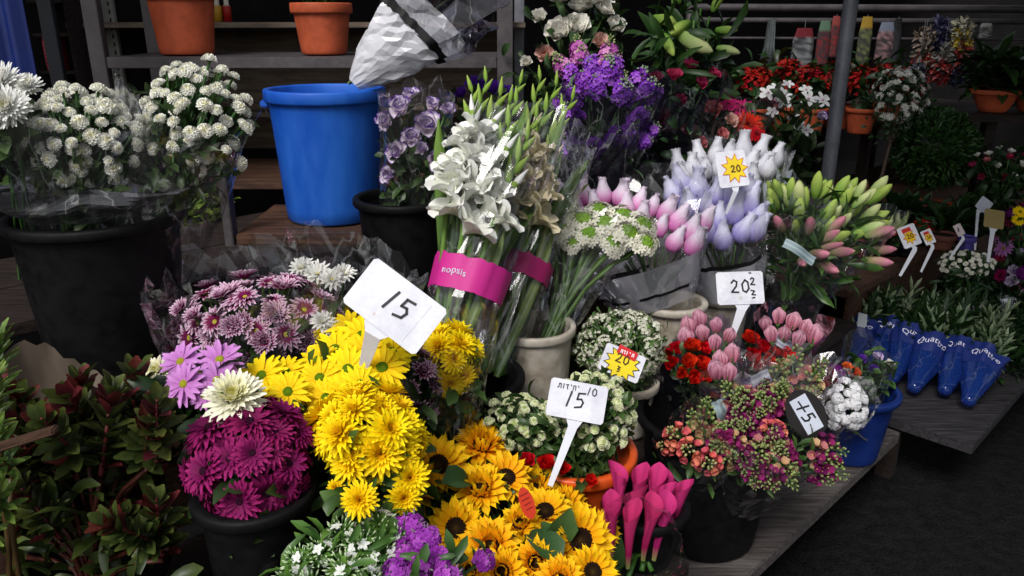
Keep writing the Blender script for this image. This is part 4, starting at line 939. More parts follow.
# ornithogalum
ob_ = W(545, 350, 1.88)
bouquet('flower_bunch', 'green centred starry white flowers on thick stems in clear film', 'flowers', None, ob_,
        heads_px([(552, 222, 1.93, 20, -.3, .6), (566, 214, 1.98, 18, -.1, .9), (560, 234, 1.9, 20, -.3, .4), (582, 226, 1.93, 20, -.1, .6), (598, 216, 1.98, 18, 0, .9), (604, 230, 1.92, 21, .1, .6), (622, 222, 1.95, 20, .2, .7), (588, 238, 1.9, 18, 0, .4), (626, 238, 1.9, 21, .2, .4), (640, 230, 1.93, 20, .4, .5), (642, 246, 1.9, 18, .4, .2), (612, 246, 1.9, 18, .1, .2), (540, 228, 1.95, 15, -.5, .5), (572, 244, 1.9, 15, -.2, .2)], 'orni'),
        None, (.0065, c(76, 112, 40)), [dict(extra=.0, r0=.035, r1=.12, pw=1.0, corner=.08, fold=.16)])
bouquet('flower_bunch', 'fine white waxflower in the small cream bucket', 'flowers', None, w3+V((0, 0, -.1)),
        dome(620, 345, 43, 34, 1.86, 70, .08, key='wax', sc=.019, upb=.6, keep=-.3), (700, .028, .006, c(50, 76, 34), c(96, 122, 60), .5, 1.0, .025))
og = W(576, 448, 1.5); bucket('bowl', 'orange plastic bowl full of pale green button mums', 'bowl', og, .108, .421, orange_m, None, .7, .01, rimh=.022)
bouquet('flower_bunch', 'pale green button mums filling the orange bowl', 'flowers', None, og+V((0, 0, -.15)),
        dome(522, 422, 38, 27, 1.5, 52, .07, key='button_green', sc=.0115, scv=.2, upb=.5, keep=-.25, jit=.2)+dome(592, 414, 42, 42, 1.5, 84, .09, key='button_green', sc=.0115, scv=.2, upb=.5, keep=-.25, jit=.2), (800, .035, .014, c(44, 66, 30), c(88, 110, 52), .5, .98, .02))

bouquet('flower_bunch', 'red roses squeezed between the orange bowl and the sunflowers', 'flowers', None, V((W(552, 500, 1.44).x, W(552, 500, 1.44).y, .5)),
        heads_px([(528, 462, 1.42, 13, -.1, .5), (546, 466, 1.41, 14, 0, .5), (562, 472, 1.4, 12, .1, .5), (590, 482, 1.39, 11, .2, .4), (516, 470, 1.42, 10, -.2, .4)], 'red_rose'), (30, .04, .02, GR0, GR1, .6, .9, .02))
# ------------------------------------------------------------------ mums
bk = lambda px, py, d, r, z, lb, zb=.421: bucket('bucket', lb, 'bucket', V((W(px, py, d).x, W(px, py, d).y, z)), r, zb, black_m, 'black flower buckets', .8)
bk(262, 360, 1.5, .12, .68, 'black bucket hidden under the purple and white daisies')
pb = V((W(262, 360, 1.5).x, W(262, 360, 1.5).y, .5))
ml = (260, .05, .022, c(36, 56, 28), c(66, 90, 42), .5, .93, .03)
bouquet('flower_bunch', 'wide bunch of purple daisies with white petal tips', 'flowers', 'bunches of mums', pb,
        dome(262, 325, 86, 48, 1.5, 76, .12, jit=.22, scv=.2, key=('pw', 'pw', 'pwd'), sc=.0265, upb=.35, keep=-.15), ml, sleeve=dict(extra=.03, r0=.06, corner=.05))
bouquet('flower_bunch', 'small white mums behind the large price sign', 'flowers', None, pb+V((.1, .1, 0)),
        heads_px([(302, 268, 1.62, 13, -.1, .6), (318, 274, 1.6, 14, .1, .5), (332, 280, 1.58, 13, .2, .4), (344, 274, 1.62, 12, .3, .6), (322, 322, 1.38, 12, .2, .4), (330, 328, 1.38, 10, .4, .2)], 'white_daisy'), (40, .05, .02, GD0, GD1, .5, .9, .03), sleeve=dict(extra=.04, r0=.04))
bouquet('flower_bunch', 'purple and white quilled mums right of the yellow mums', 'flowers', 'bunches of mums', V((W(400, 400, 1.45).x, W(400, 400, 1.45).y, .5)),
        dome(408, 384, 34, 44, 1.42, 22, .08, key='pwd', sc=.026, upb=.4, rot=-.3), ml)
bouquet('flower_bunch', 'lilac pink daisies with yellow centres', 'flowers', None, V((W(220, 430, 1.3).x, W(220, 430, 1.3).y, .5)),
        heads_px([(181, 362, 1.2, 22, -.3, .4), (220, 360, 1.2, 22, .1, .5), (184, 384, 1.16, 22, -.3, 0), (217, 380, 1.17, 20, .2, .1), (202, 372, 1.2, 18, 0, .3), (204, 396, 1.16, 15, 0, -.2)], 'lilac_daisy'), (80, .05, .02, GD0, GD1, .6, .95, .03))
bouquet('flower_bunch', 'large cream mums between the lilac daisies and magenta mums', 'flowers', None, V((W(225, 440, 1.28).x, W(225, 440, 1.28).y, .5)),
        heads_px([(235, 399, 1.13, 30, .1, .7), (159, 372, 1.22, 16, -.3, .5), (152, 384, 1.2, 12, -.4, .1)], 'cream_mum'), (50, .05, .02, GD0, GD1, .6, .9, .03))
yb = V((W(345, 430, 1.4).x, W(345, 430, 1.4).y, .5))
bouquet('flower_bunch', 'bright yellow daisies with green centres left of the large price sign', 'flowers', 'bunches of yellow flowers', yb,
        heads_px([(262, 376, 1.24, 24, -.2, .3), (288, 392, 1.2, 22, .1, .2), (272, 398, 1.22, 20, -.1, 0), (335, 350, 1.32, 25, -.1, .5), (350, 328, 1.38, 24, 0, .7), (362, 336, 1.36, 24, .2, .5), (348, 370, 1.26, 26, 0, .2), (382, 368, 1.26, 26, .2, .3), (320, 378, 1.25, 22, -.1, .2), (326, 398, 1.22, 22, -.1, 0), (366, 352, 1.3, 24, .2, .5), (318, 360, 1.3, 20, -.3, .5), (392, 352, 1.32, 22, .4, .4), (300, 376, 1.28, 18, 0, .5), (332, 330, 1.4, 18, -.3, .7), (286, 372, 1.27, 20, 0, .6), (296, 412, 1.22, 18, 0, -.3), (346, 392, 1.22, 22, 0, -.1), (262, 398, 1.24, 16, -.4, -.1), (360, 384, 1.22, 20, .1, 0)], 'yellow_daisy'),
        (120, .05, .022, GR0, GR1, .6, .93, .03))
bk(350, 440, 1.42, .12, .66, 'black bucket hidden under the yellow daisies')
bouquet('flower_bunch', 'dense golden yellow mums below the large price sign', 'flowers', 'bunches of yellow flowers', V((W(375, 480, 1.26).x, W(375, 480, 1.26).y, .5)),
        dome(372, 434, 52, 42, 1.2, 34, .07, jit=.2, scv=.2, key='yellow_mum', sc=.032, upb=.3, keep=-.2, rot=-.25)+heads_px([(360, 500, 1.08, 19, 0, .1), (410, 478, 1.16, 20, .3, 0), (404, 498, 1.15, 18, .3, -.2), (336, 488, 1.14, 10, -.4, 0)], 'yellow_mum'),
        (160, .05, .022, GR0, GR1, .5, .93, .03))
bouquet('flower_bunch', 'yellow mums tucked behind the large price sign, beside the gladioli', 'flowers', 'bunches of yellow flowers', V((W(440, 400, 1.5).x, W(440, 400, 1.5).y, .5)),
        dome(448, 358, 26, 32, 1.46, 16, .07, key='yellow_mum', sc=.03, upb=.3, keep=-.2), (60, .05, .022, GR0, GR1, .5, .93, .03), sleeve=dict(extra=.03, r0=.04))
mgb = W(252, 512, 1.15)
bouquet('flower_bunch', 'round bunch of magenta mums in the front black bucket', 'flowers', 'bunches of mums', mgb+V((0, .02, -.2)),
        dome(250, 462, 56, 58, 1.15, 46, .07, jit=.22, scv=.2, key='magenta_mum', sc=.0285, upb=.25, keep=-.15), (140, .05, .022, GD0, GD1, .5, .85, .02))
bucket('bucket', 'black bucket holding the magenta mums at the front', 'bucket', mgb+V((0, .02, .03)), .08, .421, black_m, 'black flower buckets', .8)

# ------------------------------------------------------------------ leucadendron at left front
lb = W(90, 560, 1.2); lb = V((lb.x, lb.y, .5))
R = random.Random(3)
def stemheads(lst, key, d, s):
    return [(W(x, y, d+dz), (RT*a + UP*b - FW*f_ + V((0, 0, .3))).normalized(), s*k, kk or key) for x, y, dz, a, b, f_, k, kk in lst]
lh = [(60+R.uniform(-50, 110), 500+R.uniform(-70, 60), R.uniform(-.06, .1), R.uniform(-.5, .5), R.uniform(.2, 1), R.uniform(.2, .9), R.uniform(.8, 1.2), None) for i in range(30)]
bouquet('foliage_bunch', 'dark red and green leafy stems at the lower left', 'foliage', None, lb, stemheads(lh, 'leuca', 1.18, .115), (160, .06, .018, c(44, 60, 28), c(84, 100, 42), .4, 1.0, .06), (.004, c(90, 36, 34)))
bk(90, 560, 1.25, .11, .56, 'black bucket under the red and green leafy stems')
lb2 = W(-10, 560, 1.1); lb2 = V((lb2.x, lb2.y, .5))
bouquet('foliage_bunch', 'brighter green leafy stems at the left edge', 'foliage', None, lb2, stemheads([(8, 470, 0, .2, .5, .6, 1, None), (-10, 440, 0, .3, .8, .4, 1, None), (5, 510, -.02, .2, .4, .8, 1, None), (-5, 400, .05, .3, .9, .3, 1, None), (-15, 540, 0, .3, .5, .6, 1, None)], 'leuca_green', 1.05, .1), None, (.004, c(90, 70, 40)))
# paper parcel and wood stick at left
p = W(22, 440, .97); m = MB(); m.box((-.09, -.009, -.004), (.045, .009, .004), c(92, 78, 66)); q = (RT*.95+UP*.3).normalized().to_track_quat('X', 'Z')
tag(link('wooden_stick', m.mesh('wooden_stick', brown_m, bevel=.002), None, p, q), 'weathered wooden stick across the left leafy stems', 'stick')
mb = MB(); f = sleeve_surf(V((0, 0, 0)), V((.15, -.1, 1)).normalized(), .2, .05, .09, .9, .15, 7.7, .2)
mb.grid([[f(a*2*PI/40, i/10) for a in range(41)] for i in range(11)], c(104, 92, 80))
pb_ = W(45, 410, 1.34); tag(link('paper_wrap', mb.mesh('paper_wrap', paper_m), None, V((pb_.x, pb_.y, pb_.z-.14))), 'brown paper wrap in shadow below the tall black tub', 'wrapping')
bk(45, 440, 1.42, .07, .7, 'small black bucket in shadow under the paper wrap')

# ------------------------------------------------------------------ front row
fb = W(330, 600, 1.08); fb = V((fb.x, fb.y+.03, .5))
bouquet('flower_bunch', 'white budded phlox at the bottom edge', 'flowers', 'bunches of phlox', fb,
        heads_px([(300, 562, 1.05, 20, -.3, .4), (322, 552, 1.06, 19, -.1, .5), (341, 536, 1.08, 20, 0, .8), (362, 548, 1.05, 21, .1, .5), (380, 526, 1.1, 20, .3, .8), (385, 555, 1.05, 21, .3, .3), (345, 572, 1.0, 23, 0, .1), (310, 590, 1.0, 22, -.3, 0), (370, 585, 1.0, 22, .2, 0), (398, 540, 1.07, 18, .3, .5), (290, 580, 1.05, 18, -.4, .2)], 'phlox_white', (0, 0, .5)),
        (260, .045, .012, c(56, 92, 38), c(104, 144, 60), .5, .98, .03))
bouquet('flower_bunch', 'purple phlox between the white phlox and sunflowers', 'flowers', 'bunches of phlox', fb+V((.08, 0, 0)),
        heads_px([(412, 528, 1.08, 17, -.1, .6), (426, 540, 1.06, 18, .1, .4), (404, 552, 1.05, 16, -.2, .3), (440, 562, 1.04, 17, .2, .1), (418, 566, 1.02, 18, 0, 0), (484, 560, 1.1, 13, .3, .4), (396, 572, 1.0, 16, -.2, 0), (448, 580, 1.0, 17, .2, 0), (402, 526, 1.1, 12, 0, .8)], 'phlox_purple', (0, 0, .4)),
        (90, .04, .012, c(56, 84, 40), c(90, 120, 56), .5, .98, .03))
bk(340, 600, 1.12, .1, .64, 'black bucket under the phlox at the bottom edge')
sfb = W(508, 540, 1.36); sfb = V((sfb.x, sfb.y, .44))
bouquet('flower_bunch', 'large bunch of sunflowers with dark seed discs', 'flowers', None, sfb,
        heads_px([(438, 466, 1.38, 34, .0, 0.22), (418, 484, 1.36, 31, -.7, 0.13), (482, 446, 1.46, 31, .2, 1.06, 'sunflower_half'), (480, 490, 1.34, 31, -.1, 0.83, 'sunflower_half'), (506, 478, 1.37, 29, .3, 0.71, 'sunflower'), (456, 528, 1.26, 32, -.1, 0.13), (490, 548, 1.2, 34, -.2, 0.65, 'sunflower_half'), (534, 490, 1.4, 31, 0, 0.89, 'sunflower_half'), (562, 506, 1.38, 29, .3, 1.12, 'sunflower_half'), (545, 512, 1.32, 29, 0, 0.89, 'sunflower'), (580, 540, 1.22, 37, .15, 0.02), (576, 524, 1.34, 27, .4, 0.94, 'sunflower_half'), (536, 562, 1.18, 27, -.1, -0.13, 'sunflower_half'), (520, 524, 1.3, 25, -.2, 0.71, 'sunflower_half'), (592, 572, 1.17, 29, .3, 0.28, 'sunflower'), (598, 532, 1.36, 25, .6, 0.47, 'sunflower_half'), (502, 572, 1.16, 27, -.1, 0.23, 'sunflower_half'), (560, 580, 1.14, 27, 0, 0.70, 'sunflower_half'), (470, 570, 1.16, 25, -.3, 0.53, 'sunflower_half')], 'sunflower'),
        (24, .085, .048, c(44, 74, 34), c(92, 120, 66), .7, .9, .03), (.005, c(80, 110, 50)))
bk(508, 540, 1.36, .105, .58, 'black bucket hidden under the sunflowers')
# red tag among sunflowers
p = W(527, 503, 1.24); m = MB(); fr = (V((0, 0, 0)), (RT*.9+UP*.3).normalized(), (UP*.9-RT*.3).normalized(), -FW)
m.prism([(.0155*math.cos(a*PI/10)*.75, .031*math.sin(a*PI/10)*.85) for a in range(20)], .0015, c(206, 54, 20), fr)
wr = MB(); frr = (-FW*.0018, fr[1], fr[2], fr[3])
for i in range(4): wr.stroke([(-.007+.001*i, .014-.008*i), (.006, .016-.008*i)], .0016, .0004, c(120, 14, 8), frr)
t_ = thing('hanging_tag', p, 'orange red oval tag among the sunflowers', 'tag'); link('card', m.mesh('card', paper_m, False), t_); link('writing', wr.mesh('writing', generic_m, False), t_)
# callas
cb = W(642, 560, 1.47); cbz = .62
def callas():
    base = V((cb.x, cb.y, .45))
    lst = [(618, 500, 1.42, 44, -.1, .55), (612, 530, 1.36, 44, -.2, .2), (632, 514, 1.4, 42, 0, .25), (648, 502, 1.44, 48, .15, .65), (658, 516, 1.42, 46, .2, .45), (628, 538, 1.35, 40, -.05, .1), (670, 512, 1.44, 42, .35, .5), (643, 530, 1.38, 40, .1, .0), (636, 498, 1.46, 40, 0, .3), (654, 530, 1.39, 40, .2, .3), (664, 500, 1.47, 40, .25, .4)]
    h = []
    for x, y, d, r, a, b in lst:
        n = (UP*1.0 + RT*(a*.6) + V((0, 0, .25)) - FW*(.35-b*.3)).normalized(); p = W(x, y+30, d); h.append((p, n, .118, 'calla'))
    bouquet('flower_bunch', 'hot pink calla lilies in the black bucket right of the sunflowers', 'flowers', None, base, h, None, (.005, c(70, 110, 40)), sleeve=dict(L=.2, r0=.04, r1=.075, corner=.05))
callas()
bucket('bucket', 'slim black bucket holding the pink callas', 'bucket', V((cb.x, cb.y, .545)), .07, .421, black_m, 'black flower buckets', .72)
# ------------------------------------------------------------------ large black tub, snapdragons
tb = W(712, 412, 1.76); bucket('bucket', 'large black tub at the front with orange and purple snapdragons', 'bucket', tb, .158, .221, black_m, 'black flower buckets', .76, lug=2.6)
tub = V((tb.x, tb.y, .3))
def spk(lst, s):
    return [(W(x, y, d), (RT*a + UP*b - FW*f_ + V((0, 0, .2))).normalized(), s*k, kk) for x, y, d, a, b, f_, k, kk in lst]
bouquet('flower_bunch', 'coral pink snapdragons at the left of the large black tub', 'flowers', 'bunches of snapdragons', tub+V((-.04, 0, 0)),
        spk([(682, 442, 1.66, -.7, .5, .7, 1, 'snap_pink'), (694, 452, 1.64, -.5, .1, .8, 1, 'snap_pink'), (706, 432, 1.7, -.1, 1, .4, 1.2, 'snap_green'), (716, 446, 1.66, 0, .6, .7, 1.1, 'snap_green'), (708, 460, 1.62, -.2, -.1, .9, 1, 'snap_pink'), (722, 458, 1.62, .1, .1, .9, 1, 'snap_green'), (698, 436, 1.7, -.4, .9, .4, 1, 'snap_green'), (675, 446, 1.68, -.9, 0, .6, .8, 'snap_pink')], .062),
        (60, .05, .014, GR0, GR1, .6, .95, .03), sleeve=dict(extra=.02, r0=.04, corner=.08))
R = random.Random(11); sl = []
for i in range(44):
    x = R.uniform(728, 818); y = R.uniform(398, 470); 
    if x < 745 and y > 450: y -= 35
    if (x > 778 and y < 430): x -= 38
    sl.append((x, y, 1.72-(y-400)*.0024, (x-775)/50, (430-y)/50, .8, R.uniform(.85, 1.25), R.choice(['snap', 'snap', 'snap_green', 'snap_green', 'snap_pink' if R.random() < .3 else 'snap'])))
bouquet('flower_bunch', 'wide bunch of purple and green snapdragons spilling over the tub edge', 'flowers', 'bunches of snapdragons', tub+V((.05, -.02, 0)), spk(sl, .056),
        (110, .05, .014, GR0, GR1, .8, .95, .03), sleeve=dict(extra=.03, r0=.05, corner=.08, scale=.95))
bouquet('flower_bunch', 'pale snapdragons under the plastic in front of the dark roses', 'flowers', 'bunches of snapdragons', tub+V((.08, .06, .05)),
        spk([(775, 388, 1.86, 0, .8, .5, 1.2, 'snap_green'), (790, 380, 1.88, .1, .9, .4, 1.3, 'snap_green'), (806, 386, 1.86, .4, .7, .5, 1.2, 'snap_green'), (782, 398, 1.82, 0, .3, .8, 1, 'snap'), (800, 400, 1.84, .3, .3, .8, 1.1, 'snap_green'), (765, 396, 1.84, -.3, .5, .7, 1, 'snap')], .062), (50, .05, .014, GR0, GR1, .6, .95, .03), sleeve=dict(extra=.05, r0=.04, corner=.16, fold=.2))
# dark bucket behind with roses
kb = W(706, 372, 2.02); bucket('bucket', 'dark bucket holding the red roses behind the large tub', 'bucket', kb, .105, .221, black_m, 'black flower buckets', .8)
rb_ = V((kb.x, kb.y, .3))
sl_l = lambda **k: dict(dict(mat=lilac_film, r0=.03, corner=.1, fold=.14, extra=-.02), **k)
bouquet('flower_bunch', 'vivid red roses in dark film, leftmost of the rose bunches', 'flowers', 'rose bunches in film', rb_+V((-.03, -.03, .02)),
        heads_px([(676, 352, 1.9, 13, -.3, .4), (690, 350, 1.88, 14, 0, .5), (702, 352, 1.9, 13, .3, .4), (672, 364, 1.88, 13, -.4, .1), (686, 364, 1.85, 14, 0, .2), (699, 365, 1.86, 14, .2, .2), (692, 378, 1.83, 14, .1, -.1), (702, 378, 1.85, 11, .3, -.1), (682, 374, 1.85, 11, -.2, -.1), (668, 356, 1.92, 10, -.5, .3)], 'red_rose'), (30, .04, .02, GR0, GR1, .6, .9, .02), sleeve=sl_l(mat=dark_film))
bouquet('flower_bunch', 'blush buds in net sleeves above the red roses', 'flowers', 'rose bunches in film', rb_+V((.02, .08, .05)),
        net_heads([(690, 328, -.2), (703, 334, 0), (716, 326, .1), (714, 344, .1), (727, 336, .3), (700, 322, -.1), (688, 340, -.3)], 'net_blush', 2.08, 12), None, sleeve=sl_l())
bouquet('flower_bunch', 'pale pink sleeved buds in lilac film between the red roses', 'flowers', 'rose bunches in film', rb_+V((.05, -.01, .05)),
        net_heads([(722, 362, -.1), (732, 356, .1), (716, 372, -.3), (728, 374, .1)], 'net_blush', 1.93, 13), None, sleeve=sl_l())
bouquet('flower_bunch', 'red roses in lilac film, right of the pale sleeved buds', 'flowers', 'rose bunches in film', ST(1.95, .86, .3),
        heads_px([(750, 342, 2.02, 13, -.2, .5), (762, 350, 2.0, 13, 0, .3), (752, 356, 1.98, 13, -.2, .1), (774, 352, 2.0, 13, .2, .3), (784, 358, 1.98, 13, .3, .2), (766, 362, 1.96, 13, 0, 0), (778, 366, 1.96, 11, .2, 0), (755, 366, 1.96, 11, -.1, 0)], 'red_rose'), (30, .04, .02, GR0, GR1, .6, .9, .02), sleeve=sl_l())
bouquet('flower_bunch', 'blush and cream sleeved roses behind the red ones', 'flowers', 'rose bunches in film', ST(2.02, .92, .35),
        net_heads([(766, 324, -.2), (778, 318, 0), (790, 324, .1), (803, 330, .3), (784, 334, 0), (772, 336, -.1), (796, 340, .2), (812, 338, .4)], 'net_blush', 2.15, 12), None, sleeve=sl_l(mat=film_m, extra=.05))
bouquet('flower_bunch', 'dark crimson roses between the red roses and blue bucket', 'flowers', 'rose bunches in film', ST(2.05, .84, .3),
        heads_px([(800, 364, 2.02, 13, 0, .3), (812, 368, 2.02, 13, .2, .3), (824, 374, 2.0, 11, .3, .2), (806, 374, 2.0, 13, 0, 0), (818, 382, 1.98, 11, .2, 0), (830, 384, 2.0, 10, .4, 0)], 'dark_rose'), (20, .04, .02, GD0, GD1, .6, .9, .02), sleeve=sl_l())
bouquet('flower_bunch', 'cream roses under crumpled clear plastic in the middle of the tub', 'flowers', 'rose bunches in film', tub+V((.0, .08, .068)),
        heads_px([(730, 388, 1.86, 15, -.1, .3), (748, 392, 1.85, 13, .1, .2, 'blush_rose'), (760, 390, 1.86, 13, .3, .3), (716, 392, 1.84, 10, -.3, 0, 'orange_rose'), (742, 382, 1.9, 11, 0, .5)], 'white_rose'), (80, .04, .02, GR0, GR1, .6, 1, .02), sleeve=sl_l(mat=film_m, extra=.05, fold=.25))
bk(790, 360, 2.1, .1, .5, 'black bucket hidden under the crimson roses', .421 if False else .221)
# folded striped paper ends
def striplet(px, py, d, wd, L, ang, label, cc=c(170, 186, 190), cc2=c(120, 140, 146)):
    R = random.Random(int(px)); rows = []; cols = []; u = RT*math.cos(ang)+UP*math.sin(ang); v = -RT*math.sin(ang)+UP*math.cos(ang)
    for i in range(11):
        t = i/10; rows.append([u*(L*(t-.5)) + v*(wd*(s_/4-.5)) - FW*(.012*math.sin(t*5)+.004*math.sin(s_*1.5)) for s_ in range(5)]); cols.append([cc if s_ % 2 == 0 else cc2 for s_ in range(5)])
    m = MB(); m.grid(rows, cols); m.grid([[q+FW*.0006 for q in r] for r in rows], cols)
    tag(link('label_strip', m.mesh('label_strip', paper_m), None, W(px, py, d)), label, 'label', 'striped wrapper labels')
striplet(722, 416, 1.7, .026, .07, -1.2, 'striped pale label hanging left of the purple snapdragons')
striplet(733, 402, 1.72, .03, .05, -.9, 'crumpled pale label at the top of the purple snapdragons')
striplet(800, 252, 2.12, .026, .1, -.55, 'pale turquoise striped label around the lily buds')
striplet(757, 380, 1.82, .03, .07, .3, 'white striped label under the clear plastic by the cream roses', c(206, 206, 214), c(150, 152, 168))
striplet(786, 345, 1.98, .03, .08, -.6, 'white barcode striped label above the red roses', c(210, 212, 222), c(120, 124, 150))
# blue bucket right
bb2 = W(858, 388, 2.13); bucket('bucket', 'dark blue bucket at the platform corner with white flowers', 'bucket', bb2, .1, .221, navy_m, None, .74, lug=1.0)
b2 = V((bb2.x, bb2.y, .27))
bouquet('flower_bunch', 'ball of small white flowers hanging over the dark blue bucket', 'flowers', None, b2+V((-.03, 0, 0)),
        dome(845, 405, 21, 25, 2.0, 34, .05, key='white_cluster', sc=.0165, upb=.2), (20, .03, .012, GR0, GR1, .7, .95, .02), sleeve=dict(extra=.01, r0=.03))
bouquet('flower_bunch', 'dark purple flowers beside the white ball', 'flowers', None, b2+V((-.05, .02, 0)),
        dome(828, 385, 12, 18, 2.06, 9, .04, key='purple_cluster', sc=.024), (20, .03, .012, GR0, GR1, .7, .95, .02))
bouquet('flower_bunch', 'mixed posy of orange and mauve roses in the dark blue bucket', 'flowers', None, b2+V((.02, .02, 0)),
        heads_px([(853, 374, 2.1, 9, 0, .2, 'orange_rose'), (846, 368, 2.12, 7, -.2, .4, 'orange_rose'), (876, 358, 2.14, 8, .1, .5, 'lisianthus'), (888, 366, 2.12, 8, .3, .3, 'white_rose'), (872, 370, 2.1, 7, 0, .2, 'violet_lisianthus'), (862, 360, 2.15, 6, 0, .5, 'violet_lisianthus')], 'white_rose'), (110, .045, .02, GR0, GR1, .5, 1, .03), sleeve=dict(extra=.03, r0=.04, corner=.16))

# ------------------------------------------------------------------ lilies by the pole
R = random.Random(21); ll = []
for i in range(66):
    x = R.uniform(772, 868); y = R.uniform(198, 262); 
    if x < 800 and y > 235: y -= 25
    a = (x-805)/60+R.uniform(-.2, .2); b = (232-y)/45+.45
    k = 'lily_pink' if (y > 232 and R.random() < .6) else R.choice(['lily_green', 'lily_pale', 'lily_green'])
    ll.append((x, y, 2.3-(y-230)*.001+R.uniform(-.06, .06), R.uniform(22, 31), a*1.1, b, .45, k))
lyb = W(776, 345, 2.4); lyb = V((lyb.x, lyb.y, .5))
bouquet('flower_bunch', 'long bunch of green and pink lily buds in clear film', 'flowers', None, lyb, lilyh(ll), (240, .1, .02, c(34, 64, 26), c(84, 118, 46), .45, 1.0, .05), (.004, c(60, 96, 40)), sleeve=dict(extra=-.02, r0=.05, corner=.05, scale=.9))
bk(776, 345, 2.42, .09, .6, 'black bucket under the green lily buds')

# ------------------------------------------------------------------ right platform: foliage in blue bags
for i in range(6):
    t = .54+.076*i; s = 2.56+.03*math.sin(i*2.1); base = ST(s, t, .262)
    axd = (ST(1, .12)-ST(0, 0)).normalized()*.8 + V((0, 0, .34)); axd.normalize(); R = random.Random(i)
    hds = []
    for k in range(9):
        off = V((R.uniform(-1, 1), R.uniform(-1, 1), R.uniform(-.4, 1)))*.035
        hds.append((base+axd*R.uniform(.13, .2)+off, (axd+V((R.uniform(-.3, .3), R.uniform(-.3, .3), R.uniform(0, .4)))).normalized(), R.uniform(.14, .2), 'fol_white' if R.random() < .6 else 'fol_dark'))
    r_ = bouquet('foliage_bunch', ('white tipped foliage in a blue printed bag, nearest the platform corner', 'white tipped foliage bunch in a blue bag, second from the platform corner', 'white tipped foliage in the third blue bag from the corner', 'white tipped foliage in the fourth blue bag from the corner', 'white tipped foliage in a blue bag, second from the counter board', 'white tipped foliage in the blue bag nearest the counter board')[i], 'foliage', 'foliage in blue bags', base, hds, None, (.002, c(50, 80, 40)),
            [dict(L=.2, r0=.022, r1=.07, pw=.9, fold=.13, mat=blue_film, name='bag', pleat=.07, corner=.05, seed=i*1.7, t1=.6), dict(L=.2, r0=.022, r1=.07, pw=.9, fold=.13, mat=paper_m, col=c(16, 36, 104), name='printed_band', pleat=.07, corner=.05, seed=i*1.7, t0=.58, t1=.95, off=.001, text=('Quattro', .028, .77, 0, -1))], ax=axd)
    # rounded lower end of the bag
    m = MB(); M = frame(V((0, 0, 0)), -axd); m.lathe([(.022, 0), (.023, .008), (.019, .02), (.01, .027), (.001, .028)], 20, c(40, 80, 180), M=M); link('bag_end', m.mesh('bag_end', blue_film), r_)
mb = None
for i in range(10):
    s = 2.95+.17*(i % 5)+.05*(i//5); t = .56+.2*(i//5)+.02*(i % 3); base = ST(s, t, .225); R = random.Random(40+i); hds = []
    for k in range(12):
        a = R.uniform(0, 6.28); hds.append((base+V((math.cos(a)*.05, math.sin(a)*.05, R.uniform(.0, .04))), V((math.cos(a), math.sin(a), .7)).normalized(), R.uniform(.09, .14), 'fol_dark'))
    bouquet('foliage_bunch', 'dark green foliage bunch standing in the mass behind the blue bags', 'foliage', 'dark green foliage behind the blue bags', base, hds, (120, .05, .02, GD0, GD1, .5, 1.2, .06), None)
bm_ = W(965, 268, 3.1)
bouquet('flower_bunch', 'white button mums behind the dark foliage on the right', 'flowers', None, V((bm_.x, bm_.y, .26)), dome(965, 264, 27, 13, 3.05, 60, .08, key='button', sc=.0125, upb=.7), (160, .05, .016, GD0, GD1, .4, .95, .04))
cols_ = ['pink_gerbera', 'purple_cluster', 'lilac_daisy', 'pink_rose', 'lisianthus']
bm2 = W(1020, 285, 3.3)
bouquet('flower_bunch', 'mixed magenta and mauve flowers at the right edge', 'flowers', None, V((bm2.x, bm2.y, .26)), dome(1018, 252, 26, 48, 3.3, 46, .12, key=cols_, sc=.036, upb=.5), (160, .05, .02, GD0, GD1, .4, .95, .05))
# small far things on ground of platform 2: plastic glints
for i, (x, y, lb_) in enumerate(((908, 316, 'small clear packet among the foliage, by the counter board'), (968, 318, 'small clear packet among the foliage, in the middle'), (1005, 312, 'small clear packet among the foliage, at the right'))):
    m = MB(); f = sleeve_surf(V((0, 0, 0)), V((.3, .2, 1)).normalized(), .05, .02, .03, 1, .3, i*2.2, .2, .3); m.grid([[f(a*2*PI/20, k/5) for a in range(21)] for k in range(6)], (.8,)*4)
    tag(link('packet', m.mesh('packet', paper_m if i == 9 else film_m), None, W(x, y, 2.75)), lb_, 'packet')
sv = W(862, 320, 2.5); m = MB(); m.prism([(-.016, -.02), (.014, -.022), (.016, .018), (-.012, .024)], .002, c(150, 156, 160), (V((0, 0, 0)), RT, (UP+V((0, 0, .2))).normalized(), -FW))
tag(link('foil_card', m.mesh('foil_card', paper_m, False), None, sv), 'pale crumpled card left of the blue bags', 'card')

